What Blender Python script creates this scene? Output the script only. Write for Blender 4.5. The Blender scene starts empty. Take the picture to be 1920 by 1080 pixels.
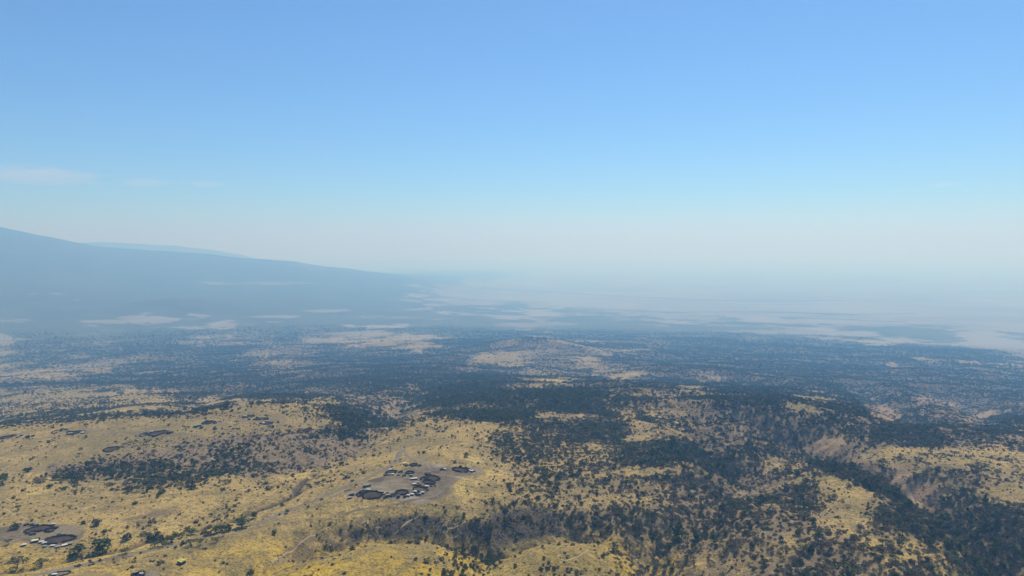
import bpy, bmesh, math, random
import numpy as np
from mathutils import Vector

# ------------------------------------------------------------------ camera, sky, sun, exposure
S = bpy.context.scene
C = S.collection
rng = np.random.default_rng(7)
random.seed(7)
CAM_Z, FPX, PITCH = 300.0, 1350.0, math.radians(3.3)
cam_d = bpy.data.cameras.new('camera')
cam = bpy.data.objects.new('camera', cam_d)
C.objects.link(cam)
cam.location = (0, 0, CAM_Z)
cam.rotation_euler = (math.pi / 2 - PITCH, 0, 0)
cam_d.sensor_width = 36.0
cam_d.lens = FPX / 1920 * 36.0
cam_d.clip_start, cam_d.clip_end = 1.0, 600000.0
S.camera = cam

SUN_EL, SUN_AZ = math.radians(58), math.radians(24)      # azimuth clockwise from straight ahead (+Y)
W = bpy.data.worlds.new('World')
S.world = W
W.use_nodes = True
nt = W.node_tree
bg = nt.nodes['Background']
sky = nt.nodes.new('ShaderNodeTexSky')
sky.sky_type = 'NISHITA'
sky.sun_disc = False
sky.sun_elevation = SUN_EL
sky.sun_rotation = SUN_AZ
sky.altitude = 8000
sky.air_density = 1.6
sky.dust_density = 1.0
sky.ozone_density = 10
nt.links.new(sky.outputs[0], bg.inputs[0])
bg.inputs[1].default_value = 0.12
sun_d = bpy.data.lights.new('sun', 'SUN')
sun_d.energy = 4.0
sun_d.angle = math.radians(0.5)
sun_d.color = (1.0, 0.96, 0.9)
sun = bpy.data.objects.new('sun', sun_d)
C.objects.link(sun)
to_sun = Vector((math.sin(SUN_AZ) * math.cos(SUN_EL), math.cos(SUN_AZ) * math.cos(SUN_EL), math.sin(SUN_EL)))
sun.rotation_euler = to_sun.to_track_quat('Z', 'Y').to_euler()
sun.location = (0, 0, 900)
S.view_settings.view_transform = 'Standard'
S.view_settings.look = 'None'
S.view_settings.gamma = 1.0
S.view_settings.use_curve_mapping = False
S.view_settings.exposure = 0.36
S.cycles.use_denoising = True
S.cycles.volume_bounces = 1
S.cycles.max_bounces = 5
S.cycles.diffuse_bounces = 2
S.cycles.transparent_max_bounces = 12
HAZE_DENSITY = 1.36e-4
HAZE_COLOR = (0.22, 0.54, 1.0)
HAZE_TOP = 1550.0

# ------------------------------------------------------------------ helpers: noise, pixels, scene tree
def _hash(ix, iy, seed):
    h = (ix * 374761393 + iy * 668265263 + seed * 974634137) & 0xFFFFFFFF
    h = ((h ^ (h >> 13)) * 1274126177) & 0xFFFFFFFF
    h = h ^ (h >> 16)
    return (h & 0xFFFFFF) / float(0xFFFFFF) * 2 - 1

def vnoise(x, y, seed):
    ix, iy = np.floor(x).astype(np.int64), np.floor(y).astype(np.int64)
    fx, fy = x - ix, y - iy
    sx, sy = fx * fx * fx * (fx * (fx * 6 - 15) + 10), fy * fy * fy * (fy * (fy * 6 - 15) + 10)
    a, b = _hash(ix, iy, seed), _hash(ix + 1, iy, seed)
    c, d = _hash(ix, iy + 1, seed), _hash(ix + 1, iy + 1, seed)
    return (a + (b - a) * sx) * (1 - sy) + (c + (d - c) * sx) * sy

def fbm(x, y, scale, octaves=4, seed=1, gain=0.5):
    t, amp, tot = 0.0, 1.0, 0.0
    for o in range(octaves):
        k = (2.03 ** o) / scale
        ca, sa = math.cos(o * 1.1), math.sin(o * 1.1)
        t = t + amp * vnoise((x * ca - y * sa) * k + o * 17.3, (x * sa + y * ca) * k - o * 9.1, seed + o * 31)
        tot += amp
        amp *= gain
    return t / tot * 1.6

def sstep(a, b, x):
    t = np.clip((x - a) / (b - a), 0, 1)
    return t * t * (3 - 2 * t)

PR = np.array([0, 700, 1000, 1500, 2000, 3000, 5000, 8000, 12000, 20000, 40000, 80000, 200000], float)
PZ = np.array([0, 0, -1, -24, -92, -240, -425, -600, -720, -820, -900, -925, -935], float)
def base_z(r):
    return np.interp(r, PR, PZ)

cp, sp = math.cos(PITCH), math.sin(PITCH)
def project(x, y, z):
    dz = z - CAM_Z
    f = np.maximum(y * cp - dz * sp, 1.0)
    return 960 + FPX * x / f, 540 - FPX * (y * sp + dz * cp) / f

_rr = np.geomspace(100, 180000, 6000)
_tt = (base_z(_rr) - CAM_Z) / _rr
def ray(u, v):
    x, yu = (u - 960) / FPX, (540 - v) / FPX
    d = (x, cp + yu * sp, -sp + yu * cp)
    h = math.hypot(d[0], d[1])
    return d[0] / h, d[1] / h, d[2] / h
def base_at(u, v):                         # point of the smooth base ground under a map position
    dx, dy, t = ray(u, v)
    r = float(np.interp(t, _tt, _rr))
    return dx * r, dy * r

# ------------------------------------------------------------------ the ground sheet (polar grid: finer near, coarser far)
AZF = math.radians(43)
az = np.concatenate([np.linspace(-math.pi, -math.radians(50), 36)[:-1], np.linspace(-math.radians(50), -AZF, 14)[:-1],
                     np.linspace(-AZF, AZF, 860), np.linspace(AZF, math.radians(50), 14)[1:], np.linspace(math.radians(50), math.pi, 36)[1:]])
vs = np.concatenate([np.arange(1180, 620, -1.3), np.arange(620, 500, -0.8), np.arange(500, 462.5, -0.6)])
tt = np.tan(np.arctan((540 - vs) / FPX) - PITCH)
rows = np.interp(tt, _tt, _rr)
rows = np.concatenate([[40, 150, 300, 420, 500], rows[rows > 540], [190000]])
rows = np.unique(rows)
NA, NR = len(az), len(rows)
AZ, R = np.meshgrid(az, rows)              # (NR, NA)
X, Y = R * np.sin(AZ), R * np.cos(AZ)
Z0 = base_z(R)
U0, V0 = project(X, Y, Z0)
U0 = np.where(np.abs(AZ) > math.radians(60), 99999.0, U0)

def path_dist(pts, rmax=7000, z_off=0):
    """distance to a polyline given in map positions, with the arc length, side and index parameter of the nearest point"""
    P = [base_at(*p[:2]) for p in pts]
    D = np.full(X.shape, 1e9); A = np.zeros(X.shape); SD = np.zeros(X.shape); T = np.zeros(X.shape)
    n = int(np.searchsorted(rows, rmax))
    x, y = X[:n], Y[:n]
    x = x + 7 * WX[:n]; y = y + 7 * WY[:n]
    acc = 0.0
    for i in range(len(P) - 1):
        ax, ay = P[i]; bx, by = P[i + 1]
        ex, ey = bx - ax, by - ay
        L = math.hypot(ex, ey)
        t = np.clip(((x - ax) * ex + (y - ay) * ey) / (L * L), 0, 1)
        d = np.hypot(x - ax - t * ex, y - ay - t * ey)
        m = d < D[:n]
        D[:n][m] = d[m]
        A[:n][m] = (acc + t * L)[m]
        SD[:n][m] = np.sign(ex * (y - ay) - ey * (x - ax))[m]
        T[:n][m] = (i + t)[m]
        acc += L
    return D, A, SD, T

WX, WY = fbm(X, Y, 60, 3, 11), fbm(X, Y, 60, 3, 12)

# relief: rolling bushland, domes, gullies (positions on the base ground, sizes in metres)
near = 1 - sstep(4500, 9000, R)
uu, vv = U0, V0
bushy = sstep(900, 1250, uu) * sstep(560, 900, R) * (1 - sstep(3500, 7000, R))
Z = Z0.copy()
Z += near * (2.2 * fbm(X, Y, 260, 4, 3) + 0.9 * fbm(X, Y, 45, 3, 4) + 0.18 * fbm(X, Y, 9, 2, 8))
Z += near * sstep(1500, 2400, R) * 14 * fbm(X, Y, 420, 4, 5)
ridge = 1 - np.abs(fbm(X, Y, 230, 4, 6))
Z += bushy * 16 * (ridge - 0.75)

def dome(u, v, rx, ry, h, rot=0.0, power=1.0):
    global Z
    cx, cy = base_at(u, v)
    dx, dy = X - cx, Y - cy
    c, s = math.cos(rot), math.sin(rot)
    a, b = (dx * c + dy * s) / rx, (-dx * s + dy * c) / ry
    q = a * a + b * b
    g = np.exp(-q ** power)
    Z += h * g
    return g

def carve(pts, depth, width, sharp=1.0, spur=0.0, lam=60.0, rmax=4000, d0=None):
    global Z
    D, A, SD, T = path_dist(pts, rmax)
    prof = np.interp(T, np.arange(len(pts)), [p[2] if len(p) > 2 else 1.0 for p in pts])
    w = width * (0.75 + 0.5 * prof)
    g = np.exp(-(D / w) ** (1.25 * sharp))
    cut = depth * prof * g
    if spur:
        ph = A / lam + 1.5 * fbm(X, Y, 140, 3, 21)
        sp_ = np.abs((ph % 1.0) * 2 - 1)
        sh = np.exp(-((D - 0.75 * w) / (0.55 * w)) ** 2)
        cut = cut + spur * prof * sh * (0.5 - sp_) * np.clip(.85 + .8 * fbm(X, Y, 210, 2, 22), .4, 1.4)
    Z -= cut
    return g * prof

domeA = dome(720, 1056, 115, 62, 12)
domeB = dome(1080, 1050, 95, 60, 11)
dome(770, 900, 140, 170, 10)
dome(850, 815, 130, 150, 12)
carve([(470, 1075, .3), (540, 1018, .8), (620, 980, 1), (700, 948, 1), (780, 915, 1), (850, 860, 1), (875, 800, .6)], -8, 62, 1.3, 0, 40, 2500)
dome(300, 800, 520, 150, 15, 0, 1.6)
dome(520, 785, 190, 120, 15)
dome(1180, 725, 300, 90, 16)
dome(1040, 800, 160, 120, 8)
# near gully behind the two golden hills
G1 = carve([(390, 1112, .0), (430, 1094, .25), (480, 1064, .45), (573, 1026, .9), (647, 1006, 1.), (700, 996, .95), (800, 988, 1.), (880, 994, 1.25),
            (925, 1003, 1.15), (960, 998, .95), (1010, 984, .9), (1100, 978, .9), (1180, 980, .9), (1235, 1000, 1.0), (1280, 1040, 1.1), (1330, 1110, 1.1)], 36, 30, 1.15, 5, 40, 1500)
G2 = carve([(928, 1005, 1.), (915, 1040, .9), (890, 1080, .8), (860, 1130, .8)], 15, 17, 1.1, 3, 22, 1500)
# dry stream of the left plain and the wooded gorge it comes from
G3 = carve([(-60, 1078, .6), (60, 1066, .6), (130, 1052, .8), (200, 1034, .8), (270, 1016, .9), (350, 1000, .9), (440, 977, 1), (500, 955, 1), (545, 935, 1.1), (575, 905, 1.2), (590, 893, 1.3)], 6.5, 5.5, 1.3, 0, 40, 1500)
G4 = carve([(100, 884, .2), (200, 885, .4), (300, 881, .4), (420, 872, .4), (520, 866, .5), (590, 868, .6), (650, 850, .8), (690, 828, 1), (712, 796, 1.2), (722, 767, 1.4), (745, 742, 1.4), (770, 726, 1.2), (800, 712, .8)], 24, 42, 1.1, 5, 70, 2600)
G5 = carve([(-60, 738, .8), (100, 728, .8), (250, 724, .9), (400, 728, 1), (520, 724, 1), (640, 726, 1), (740, 752, 1.)], 22, 90, 1.0, 4, 120, 3000)
G5b = carve([(-60, 815, .3), (120, 800, .4), (250, 786, .6), (340, 782, .8), (370, 762, .9), (385, 740, 1)], 14, 50, 1.1, 3, 60, 3000)
# valleys of the bushland on the right
G6 = carve([(1320, 1090, .8), (1330, 1020, .8), (1300, 965, .9), (1330, 930, .9), (1370, 905, 1), (1400, 880, 1.1), (1375, 840, 1), (1330, 815, .8), (1300, 790, .6)], 30, 55, 1.1, 7, 60, 2500)
G6b = carve([(1380, 875, 1), (1440, 850, 1), (1480, 835, .9), (1530, 820, .6)], 16, 40, 1.1, 5, 50, 2500)
G7 = carve([(1290, 776, .3), (1380, 772, .6), (1440, 784, .9), (1490, 803, 1), (1530, 824, 1), (1575, 842, 1), (1620, 859, 1.05), (1690, 881, 1.1), (1750, 912, 1.1), (1815, 960, 1.1), (1865, 1008, 1), (1900, 1070, .9), (1950, 1130, .9)], 50, 36, 1.25, 14, 42, 2500)
carve([(1600, 850, 0), (1650, 868, .7), (1690, 881, 1.1), (1750, 912, 1.1), (1815, 960, .8), (1840, 990, 0)], 0, 36, 1.2, 10, 22, 2500)
carve([(1400, 806, .4), (1480, 838, .8), (1545, 862, 1), (1600, 886, 1), (1653, 908, 1), (1700, 938, 1), (1783, 994, 1), (1840, 1040, .5)], -11, 34, 1.2, 0, 40, 2500)
G8 = carve([(1585, 704, .6), (1620, 722, 1), (1668, 748, 1), (1710, 770, .8), (1690, 795, .3)], 48, 70, 1.2, 12, 90, 3500)
G9 = carve([(1720, 716, .8), (1780, 733, 1), (1840, 760, 1), (1850, 785, .6)], 44, 75, 1.2, 16, 90, 3500)
G10 = carve([(1440, 1085, .6), (1500, 1062, .7), (1580, 1068, .6), (1680, 1060, .5)], 14, 40, 1.1, 4, 50, 1500)
dome(1555, 820, 42, 40, 12); dome(1500, 790, 60, 60, 6); dome(1700, 700, 200, 120, 10)
# rills and crumbling edges on the ravine walls
wall = np.clip(G7 * 1.2 + .8 * G8 + .8 * G9 + .6 * G6 + .5 * G6b + .5 * G1 + .4 * G4, 0, 1)
wall = wall * (1 - wall) * 4 * near
Z += wall * (4.5 * (np.abs(fbm(X, Y, 46, 3, 35)) - .3) + 2.4 * (np.abs(fbm(X, Y, 17, 2, 36)) - .3))
# far hillocks and the mountain
HILL1 = dome(340, 609, 520, 700, 115); HILL2 = dome(1005, 658, 400, 480, 92)
dome(740, 652, 420, 420, 40)
dome(1530, 770, 220, 160, 16)
dome(1220, 745, 300, 160, 18)
tu = np.array([-4000, -1500, -700, -300, -120, 0, 100, 200, 300, 400, 550, 620, 700, 800, 900, 1000, 1100], float)
tv_ = np.array([470, 300, 352, 396, 415, 432, 446, 463, 472, 479, 490, 501, 513, 526, 540, 552, 562], float)   # outline of the slope at 17 km; unseen left peak raised to suit the taller haze
ta = CAM_Z - 17000 * np.tan(np.arctan((tv_ - 540) / FPX) + PITCH) - base_z(17000.0)
ta = np.maximum(ta, 0); ta[0] = 0; tu = np.append(tu, 1180.); ta = np.append(ta, 0.)
Am = np.interp(U0, tu, ta)
rise = np.clip((R - 5200) / (17000 - 5200), 0, 1) ** 1.6
fall = 1 - sstep(17000, 34000, R)
front = np.where(np.abs(AZ) < math.radians(62), 1, 0)
rough = 1 + 0.05 * fbm(X, Y, 1800, 4, 31)
MTN = Am * rise * fall * front * rough
tu2 = np.array([-4000, -100, 0, 200, 250, 330, 400, 450, 490, 560, 620], float)
tv2 = np.array([600, 480, 470, 465, 465.5, 469, 476, 483, 493, 503, 520], float)
ta2 = np.maximum(CAM_Z - 30000 * np.tan(np.arctan((tv2 - 540) / FPX) + PITCH) - base_z(30000.0), 0)
MTN2 = np.interp(U0, tu2, ta2) * np.exp(-((R - 30000) / 4500) ** 2) * front * (1 + .04 * fbm(X, Y, 2500, 3, 33))
Z += MTN + MTN2
Z += sstep(3500, 7000, R) * (1 - sstep(20000, 60000, R)) * 10 * fbm(X, Y, 1500, 4, 34)

U, V = project(X, Y, Z)
U = np.where(np.abs(AZ) > math.radians(60), 99999.0, U)

def height(x, y):
    a, r = np.arctan2(x, y), np.hypot(x, y)
    i = np.clip(np.searchsorted(az, a) - 1, 0, NA - 2); j = np.clip(np.searchsorted(rows, r) - 1, 0, NR - 2)
    fa = (a - az[i]) / (az[i + 1] - az[i]); fr = (r - rows[j]) / (rows[j + 1] - rows[j])
    return (Z[j, i] * (1 - fa) + Z[j, i + 1] * fa) * (1 - fr) + (Z[j + 1, i] * (1 - fa) + Z[j + 1, i + 1] * fa) * fr

def sample(F, x, y):
    a, r = np.arctan2(x, y), np.hypot(x, y)
    i = np.clip(np.searchsorted(az, a) - 1, 0, NA - 2); j = np.clip(np.searchsorted(rows, r) - 1, 0, NR - 2)
    fa = (a - az[i]) / (az[i + 1] - az[i]); fr = (r - rows[j]) / (rows[j + 1] - rows[j])
    return (F[j, i] * (1 - fa) + F[j, i + 1] * fa) * (1 - fr) + (F[j + 1, i] * (1 - fa) + F[j + 1, i + 1] * fa) * fr

def at(u, v):
    """the point of the ground seen at photograph position u, v"""
    dx, dy, t = ray(u, v)
    a = math.atan2(dx, dy)
    i = int(np.clip(np.searchsorted(az, a) - 1, 0, NA - 2))
    fa = (a - az[i]) / (az[i + 1] - az[i])
    prof = Z[:, i] * (1 - fa) + Z[:, i + 1] * fa
    s = (prof - CAM_Z) / rows
    k = int(np.argmax((s >= t) & (rows > 300)))
    k = max(k, 1)
    f = (t - s[k - 1]) / max(s[k] - s[k - 1], 1e-12)
    r = rows[k - 1] + f * (rows[k] - rows[k - 1])
    return Vector((dx * r, dy * r, float(prof[k - 1] + f * (prof[k] - prof[k - 1]))))

# ------------------------------------------------------------------ land cover
TREE_ROWS = {
 500: "998887776533333346232122222222222", 520: "999999999998877643322222222222222", 540: "999999999999843222111121111111111",
 560: "999999999999863321111111111111111", 580: "999999999999987776322111111111111", 600: "788887778888888866886433222111111",
 620: "788887678986689988999888655466422", 640: "568899767975458977788999898667854", 660: "567899998888889867878899999999986",
 680: "556778876788998667789999999899876", 700: "334456788788998865546878899999988", 720: "888899988788888875778888889999999",
 740: "321112667766657878866667866888888", 760: "333434621115556687777788846687677", 780: "444324511125404774665577788877678",
 800: "321111110014520026786567866777766", 820: "000000012343100135776677883677776", 840: "000001123443000133236888564568446"[:33],
 860: "001222333431000134345577556355435"[:33], 880: "223565455420000013551267656745644"[:33], 900: "212233321120000012556667642464654"[:33],
 920: "001111111110000023455677641365643"[:33], 940: "000111011100000013545677552247765"[:33], 960: "000000011000001134666788663366676"[:33],
 980: "000101231000123466667787775367787"[:33], 1000: "000113310001223654446777676544687"[:33], 1020: "000111000010011331125677667653456"[:33],
 1040: "001000000000013421135667677765346"[:33], 1060: "000000000000024323234666777766556"[:33], 1080: "000000000000024323234666777766556"[:33],
 1100: "000000000000024323234666777766556"[:33]}
for k_, s_ in TREE_ROWS.items():
    assert len(s_) == 33, (k_, len(s_))
TV = np.array(sorted(TREE_ROWS))
TG = np.array([[int(c) for c in TREE_ROWS[k]] for k in TV], float) / 9
wu = U + (22 * fbm(X, Y, 90, 4, 41) + 8 * fbm(X, Y, 22, 3, 45)) * near + 20 * fbm(X, Y, 1500, 3, 43) * (1 - near)
wv = V + (7 * fbm(X, Y, 90, 4, 42) + 3 * fbm(X, Y, 22, 3, 46)) * near
gi = np.clip(wu / 60, 0, 31.999); i0 = gi.astype(int); fi = gi - i0
vj = np.clip(np.interp(wv, TV, np.arange(len(TV))), 0, len(TV) - 1.001); j0 = vj.astype(int); fj = vj - j0
fi, fj = fi * fi * (3 - 2 * fi), fj * fj * (3 - 2 * fj)
TREE = (TG[j0, i0] * (1 - fi) + TG[j0, i0 + 1] * fi) * (1 - fj) + (TG[j0 + 1, i0] * (1 - fi) + TG[j0 + 1, i0 + 1] * fi) * fj
infront = np.abs(AZ) < math.radians(60)
TREE = np.where(infront & (R > 500), TREE, 0.3)
TREE = np.where(R > 20000, TREE * 0.9 * (1 - sstep(25000, 60000, R) * .6), TREE)

def ell(F, u, v, ru, rv, val, soft=0.5, tilt=0.0):
    q = np.sqrt(((wu - u) / ru) ** 2 + ((wv - v - tilt * (wu - u)) / rv) ** 2)
    m = 1 - sstep(1 - soft, 1 + soft, q)
    return F * (1 - m) + val * m

for c in ((335, 595, 90, 10, .3), (60, 604, 120, 4, .66), (150, 606, 130, 6, .7), (505, 594, 60, 3, .15), (690, 624, 60, 4, .35), (750, 640, 70, 9, .3),
          (640, 643, 25, 4, .3), (780, 650, 40, 5, .3), (490, 667, 30, 8, .4), (940, 673, 45, 10, .35), (1025, 590, 70, 5, .3), (1020, 607, 60, 4, .5),
          (1030, 634, 60, 5, .68), (1120, 643, 18, 2, .1), (1100, 672, 25, 4, .3), (1105, 683, 14, 5, .15), (1180, 653, 50, 4, .5), (1045, 718, 40, 8, .15, -.15),
          (1165, 705, 40, 8, .25), (1340, 708, 25, 4, .3), (1290, 727, 25, 4, .25), (1525, 750, 45, 8, .2), (1505, 768, 32, 8, .12), (1680, 685, 22, 3, .1),
          (1670, 640, 65, 6, .2), (1530, 621, 34, 6, .15), (1620, 625, 40, 4, .2), (1740, 674, 24, 4, .15), (1815, 678, 14, 3, .2), (1900, 690, 30, 8, .3), (450, 531, 100, 4, .4),
          (530, 531, 60, 3.5, .12), (330, 529, 60, 3, .5), (170, 562, 50, 2.5, .4), (100, 552, 50, 3, .5), (800, 497, 160, 5, .12), (880, 505, 70, 2.5, .1),
          (760, 580, 50, 2.5, .3), (830, 515, 140, 7, .85), (1030, 786, 28, 6, .05), (1078, 780, 22, 5, .1),
          (1180, 786, 18, 10, .2), (1190, 822, 28, 8, .2), (1560, 910, 42, 15, .08), (1620, 932, 42, 13, .08), (1588, 965, 30, 24, .1), (1690, 1020, 60, 12, .25), (1740, 1045, 50, 8, .15),
          (1200, 884, 70, 9, .03, -.08), (1700, 850, 60, 8, .3), (1790, 870, 60, 12, .35), (1900, 930, 40, 16, .15), (1700, 640, 30, 3, .1), (1860, 640, 70, 10, .25), (620, 582, 50, 3, .4)):
    TREE = ell(TREE, *c[:5], tilt=c[5] if len(c) > 5 else 0)

def path_px(pts, wid):
    D = np.full(U.shape, 1e9)
    m0 = (V > 440) & infront
    u, v = U[m0], V[m0] * 2.0
    d0 = np.full(u.shape, 1e9)
    for (a, b), (c, d) in zip(pts[:-1], pts[1:]):
        ex, ey = c - a, (d - b) * 2.0
        t = np.clip(((u - a) * ex + (v - 2 * b) * ey) / (ex * ex + ey * ey), 0, 1)
        d0 = np.minimum(d0, np.hypot(u - a - t * ex, v - 2 * b - t * ey))
    D[m0] = d0
    return 1 - sstep(wid * .5, wid * 1.5, D)

for pts, w_ in (([(900, 541), (960, 543), (1100, 552), (1200, 557), (1300, 562), (1440, 565), (1600, 563)], 1.6),
                ([(1060, 577), (1120, 579), (1250, 586), (1330, 585), (1440, 585), (1600, 590), (1720, 588)], 1.8),
                ([(1440, 594), (1560, 598), (1700, 604)], 1.8), ([(1560, 613), (1700, 616), (1800, 622)], 2)):
    TREE = np.maximum(TREE, path_px(pts, w_) * .95)

for pts, w_ in (([(955, 640), (985, 630), (1020, 632), (1075, 645), (1120, 656)], 5), ([(300, 592), (335, 585), (380, 594)], 5)):
    TREE *= 1 - .38 * path_px(pts, w_)

def poly(pts, feather, vs_=2.2, warp=True):
    """1 inside the outline (photograph positions of ground features), fading over feather"""
    out = np.zeros(U.shape)
    us, vsx = [p[0] for p in pts], [p[1] for p in pts]
    m0 = (U > min(us) - 4 * feather) & (U < max(us) + 4 * feather) & (V > min(vsx) - 3 * feather) & (V < max(vsx) + 3 * feather) & infront
    u, v = (wu if warp else U)[m0], (wv if warp else V)[m0] * vs_
    d0 = np.full(u.shape, 1e9); ins = np.zeros(u.shape, bool)
    for (a, b), (c, d) in zip(pts, pts[1:] + pts[:1]):
        b, d = b * vs_, d * vs_
        ex, ey = c - a, d - b
        t = np.clip(((u - a) * ex + (v - b) * ey) / (ex * ex + ey * ey + 1e-9), 0, 1)
        d0 = np.minimum(d0, np.hypot(u - a - t * ex, v - b - t * ey))
        cr = ((b > v) != (d > v)) & (u < ex * (v - b) / (ey + 1e-12) + a)
        ins ^= cr
    out[m0] = sstep(-feather, feather, np.where(ins, d0, -d0))
    return out

VILLAGE = poly([(640, 934), (700, 903), (755, 880), (790, 864), (850, 868), (892, 876), (886, 890), (852, 902), (838, 926), (800, 942), (700, 944)], 18)
VILL2 = poly([(-60, 990), (55, 982), (140, 984), (170, 994), (150, 1010), (110, 1024), (50, 1022), (-60, 1024)], 20)
BARE = np.maximum(VILLAGE, VILL2 * .9)
for c in ((300, 812, 60, 8, .7), (205, 845, 40, 7, .5), (140, 812, 50, 6, .6), (30, 820, 50, 6, .6), (490, 788, 50, 8, .55), (425, 757, 45, 5, .5), (390, 794, 45, 5, .5),
          (260, 1074, 28, 9, .8), (150, 1080, 60, 8, .6), (775, 850, 20, 30, .45), (865, 882, 35, 8, .6)):
    BARE = np.maximum(BARE, ell(np.zeros(U.shape), *c))
streak = fbm(X * .5 + Y * .2, Y, 26, 3, 51)
ASH = VILLAGE * sstep(.25, .7, streak) * .8
ROCK_SHADE = np.clip(G3 * 1.9 - .75, 0, 1) + poly([(585, 1050), (640, 1016), (690, 985), (740, 968), (800, 966), (860, 975), (905, 988), (950, 962), (1010, 955), (1060, 968), (1080, 1000), (980, 1015), (925, 1030), (880, 1015), (800, 1006), (700, 1014), (640, 1026)], 13)  # rocky bank, plus the stream gully's shade and dark growth painted as rock colour
SCRUB = np.maximum(poly([(90, 868), (250, 852), (360, 828), (420, 812), (520, 806), (640, 800), (690, 838), (640, 868), (560, 884), (400, 892), (100, 897)], 18) * 1.0,
                   poly([(630, 770), (640, 740), (720, 722), (800, 740), (760, 790), (700, 800)], 10) * .6)
SCRUB = np.maximum(SCRUB, np.clip(TREE * 1.15, 0, .9) * near)
SCRUB = np.maximum(SCRUB, poly([(470, 1075), (560, 1020), (640, 985), (700, 960), (690, 1000), (600, 1045)], 12) * .75)
SCRUB = np.maximum(SCRUB, poly([(420, 760), (560, 770), (640, 800), (640, 850), (480, 830), (330, 835), (260, 850)], 16) * .55)
SCRUB = np.maximum(SCRUB, poly([(870, 830), (1000, 850), (1080, 900), (1060, 960), (960, 940), (900, 890)], 16) * .5)
SCRUB = np.maximum(SCRUB, np.clip(G4 * .7, 0, .8))
BROWN = np.zeros(U.shape)
for c in ((275, 968, 55, 5, .9), (200, 950, 70, 4, .5), (240, 955, 30, 3, .7), (1650, 938, 16, 4, .8), (1760, 1048, 30, 4, .9), (170, 710, 25, 4, .7), (1250, 878, 20, 6, .5), (1070, 1030, 40, 6, .4)):
    BROWN = np.maximum(BROWN, ell(np.zeros(U.shape), *c, tilt=-.08))
RED = np.maximum(poly([(1340, 800), (1420, 780), (1540, 800), (1620, 850), (1730, 900), (1800, 960), (1790, 1000), (1660, 920), (1520, 850), (1420, 845)], 16),
                 np.maximum(poly([(1590, 735), (1680, 745), (1870, 745), (1880, 800), (1690, 800), (1620, 770)], 14) * .9, poly([(640, 770), (650, 735), (720, 720), (800, 735), (770, 790), (700, 800)], 10) * .7))
GOLD = np.clip(sstep(990, 1050, V) * (1 - sstep(1150, 1400, U) * .8) * (.45 + .55 * sstep(300, 560, U)), 0, 1) * infront
LIT_WALL = np.maximum.reduce([poly([(1507, 841), (1538, 822), (1558, 813), (1579, 815), (1595, 838), (1554, 857), (1533, 852)], 5), poly([(1565, 863), (1590, 850), (1622, 848), (1639, 870), (1639, 882), (1622, 882), (1590, 870)], 5) * .9,
    poly([(1653, 900), (1671, 884), (1692, 871), (1710, 878), (1692, 891), (1671, 907)], 4), path_px([(1698, 917), (1733, 896)], 7), path_px([(1708, 930), (1735, 907)], 5), path_px([(1715, 937), (1751, 912)], 7), path_px([(1735, 947), (1767, 926)], 7),
    path_px([(1650, 770), (1670, 785)], 22) * .8, path_px([(1735, 750), (1790, 765)], 16) * .6, path_px([(1820, 790), (1850, 775)], 16) * .6, path_px([(1700, 930), (1720, 945), (1750, 956)], 4)])
for pts_, w_ in (([(1668, 912), (1695, 898), (1715, 894)], 12), ([(1703, 925), (1735, 902)], 4), ([(1712, 934), (1742, 910)], 4), ([(1722, 943), (1760, 918)], 6), ([(1740, 953), (1772, 934)], 6), ([(1558, 860), (1590, 846)], 5), ([(1640, 880), (1655, 865)], 10),
                 ([(1425, 800), (1462, 828)], 16), ([(1500, 788), (1556, 806)], 14), ([(1600, 745), (1640, 772)], 9), ([(1655, 790), (1680, 797)], 8), ([(1400, 840), (1520, 862), (1640, 912), (1720, 955), (1790, 1000), (1850, 1040)], 20)):
    TREE = np.maximum(TREE, .9 * path_px(pts_, w_))
TREE *= (1 - .8 * LIT_WALL)
ROCK_SHADE = np.clip(ROCK_SHADE, 0, 1)
TREE *= (1 - .35 * ROCK_SHADE * (U < 940))
TREE = np.maximum(TREE, .55 * np.clip(G3 - .55, 0, 1) * (V < 985))
BROWN = np.maximum(BROWN, np.clip(G3 * 1.6 - .5, 0, 1))  # shade of the stream gully bed painted in as brown ground
SCRUB *= (1 - .75 * LIT_WALL)
RED = np.maximum(RED, .8 * LIT_WALL)
TREE *= (1 - BARE) ** 2
TREE *= 1 - .16 * (R < 1500) * sstep(1150, 1350, U)
TREE = np.clip(TREE, 0, 1)
def canopy_at(c, x, y, r):
    """clumped cover from the mean cover c"""
    c = np.clip((c - .09) / .91, 0, 1)
    n1 = fbm(x, y, 110, 4, 61); n2 = fbm(x, y, 420, 4, 63)
    k = sstep(2500, 6000, r)
    n = n1 * (1 - k * .5) + n2 * (.35 + .65 * k)
    amp = (1.5 + 1.3 * k) * c * (1 - c) + (.08 + .08 * k) * (c > .03)
    amp = amp * (1 - .6 * sstep(9000, 15000, r))
    return np.clip(c * (1.0 + .02 * k) + amp * n, 0, .9 + .1 * k)
CANOPY = canopy_at(TREE, X, Y, R) * (1 - BARE)
mm_ = np.clip((MTN - 120) / 300, 0, 1)
CANOPY = CANOPY * (1 - mm_) + (.45 + .5 * CANOPY) * mm_
FAR = sstep(5200, 7800, R)
SCRUB *= (1 - BARE) * (1 - .3 * FAR)
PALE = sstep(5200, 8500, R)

# ------------------------------------------------------------------ ground material
def new_mat(name, rough=1.0):
    m = bpy.data.materials.new(name)
    m.use_nodes = True
    b = m.node_tree.nodes['Principled BSDF']
    b.inputs['Roughness'].default_value = rough
    b.inputs['Specular IOR Level'].default_value = 0.1
    return m, m.node_tree, b

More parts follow.
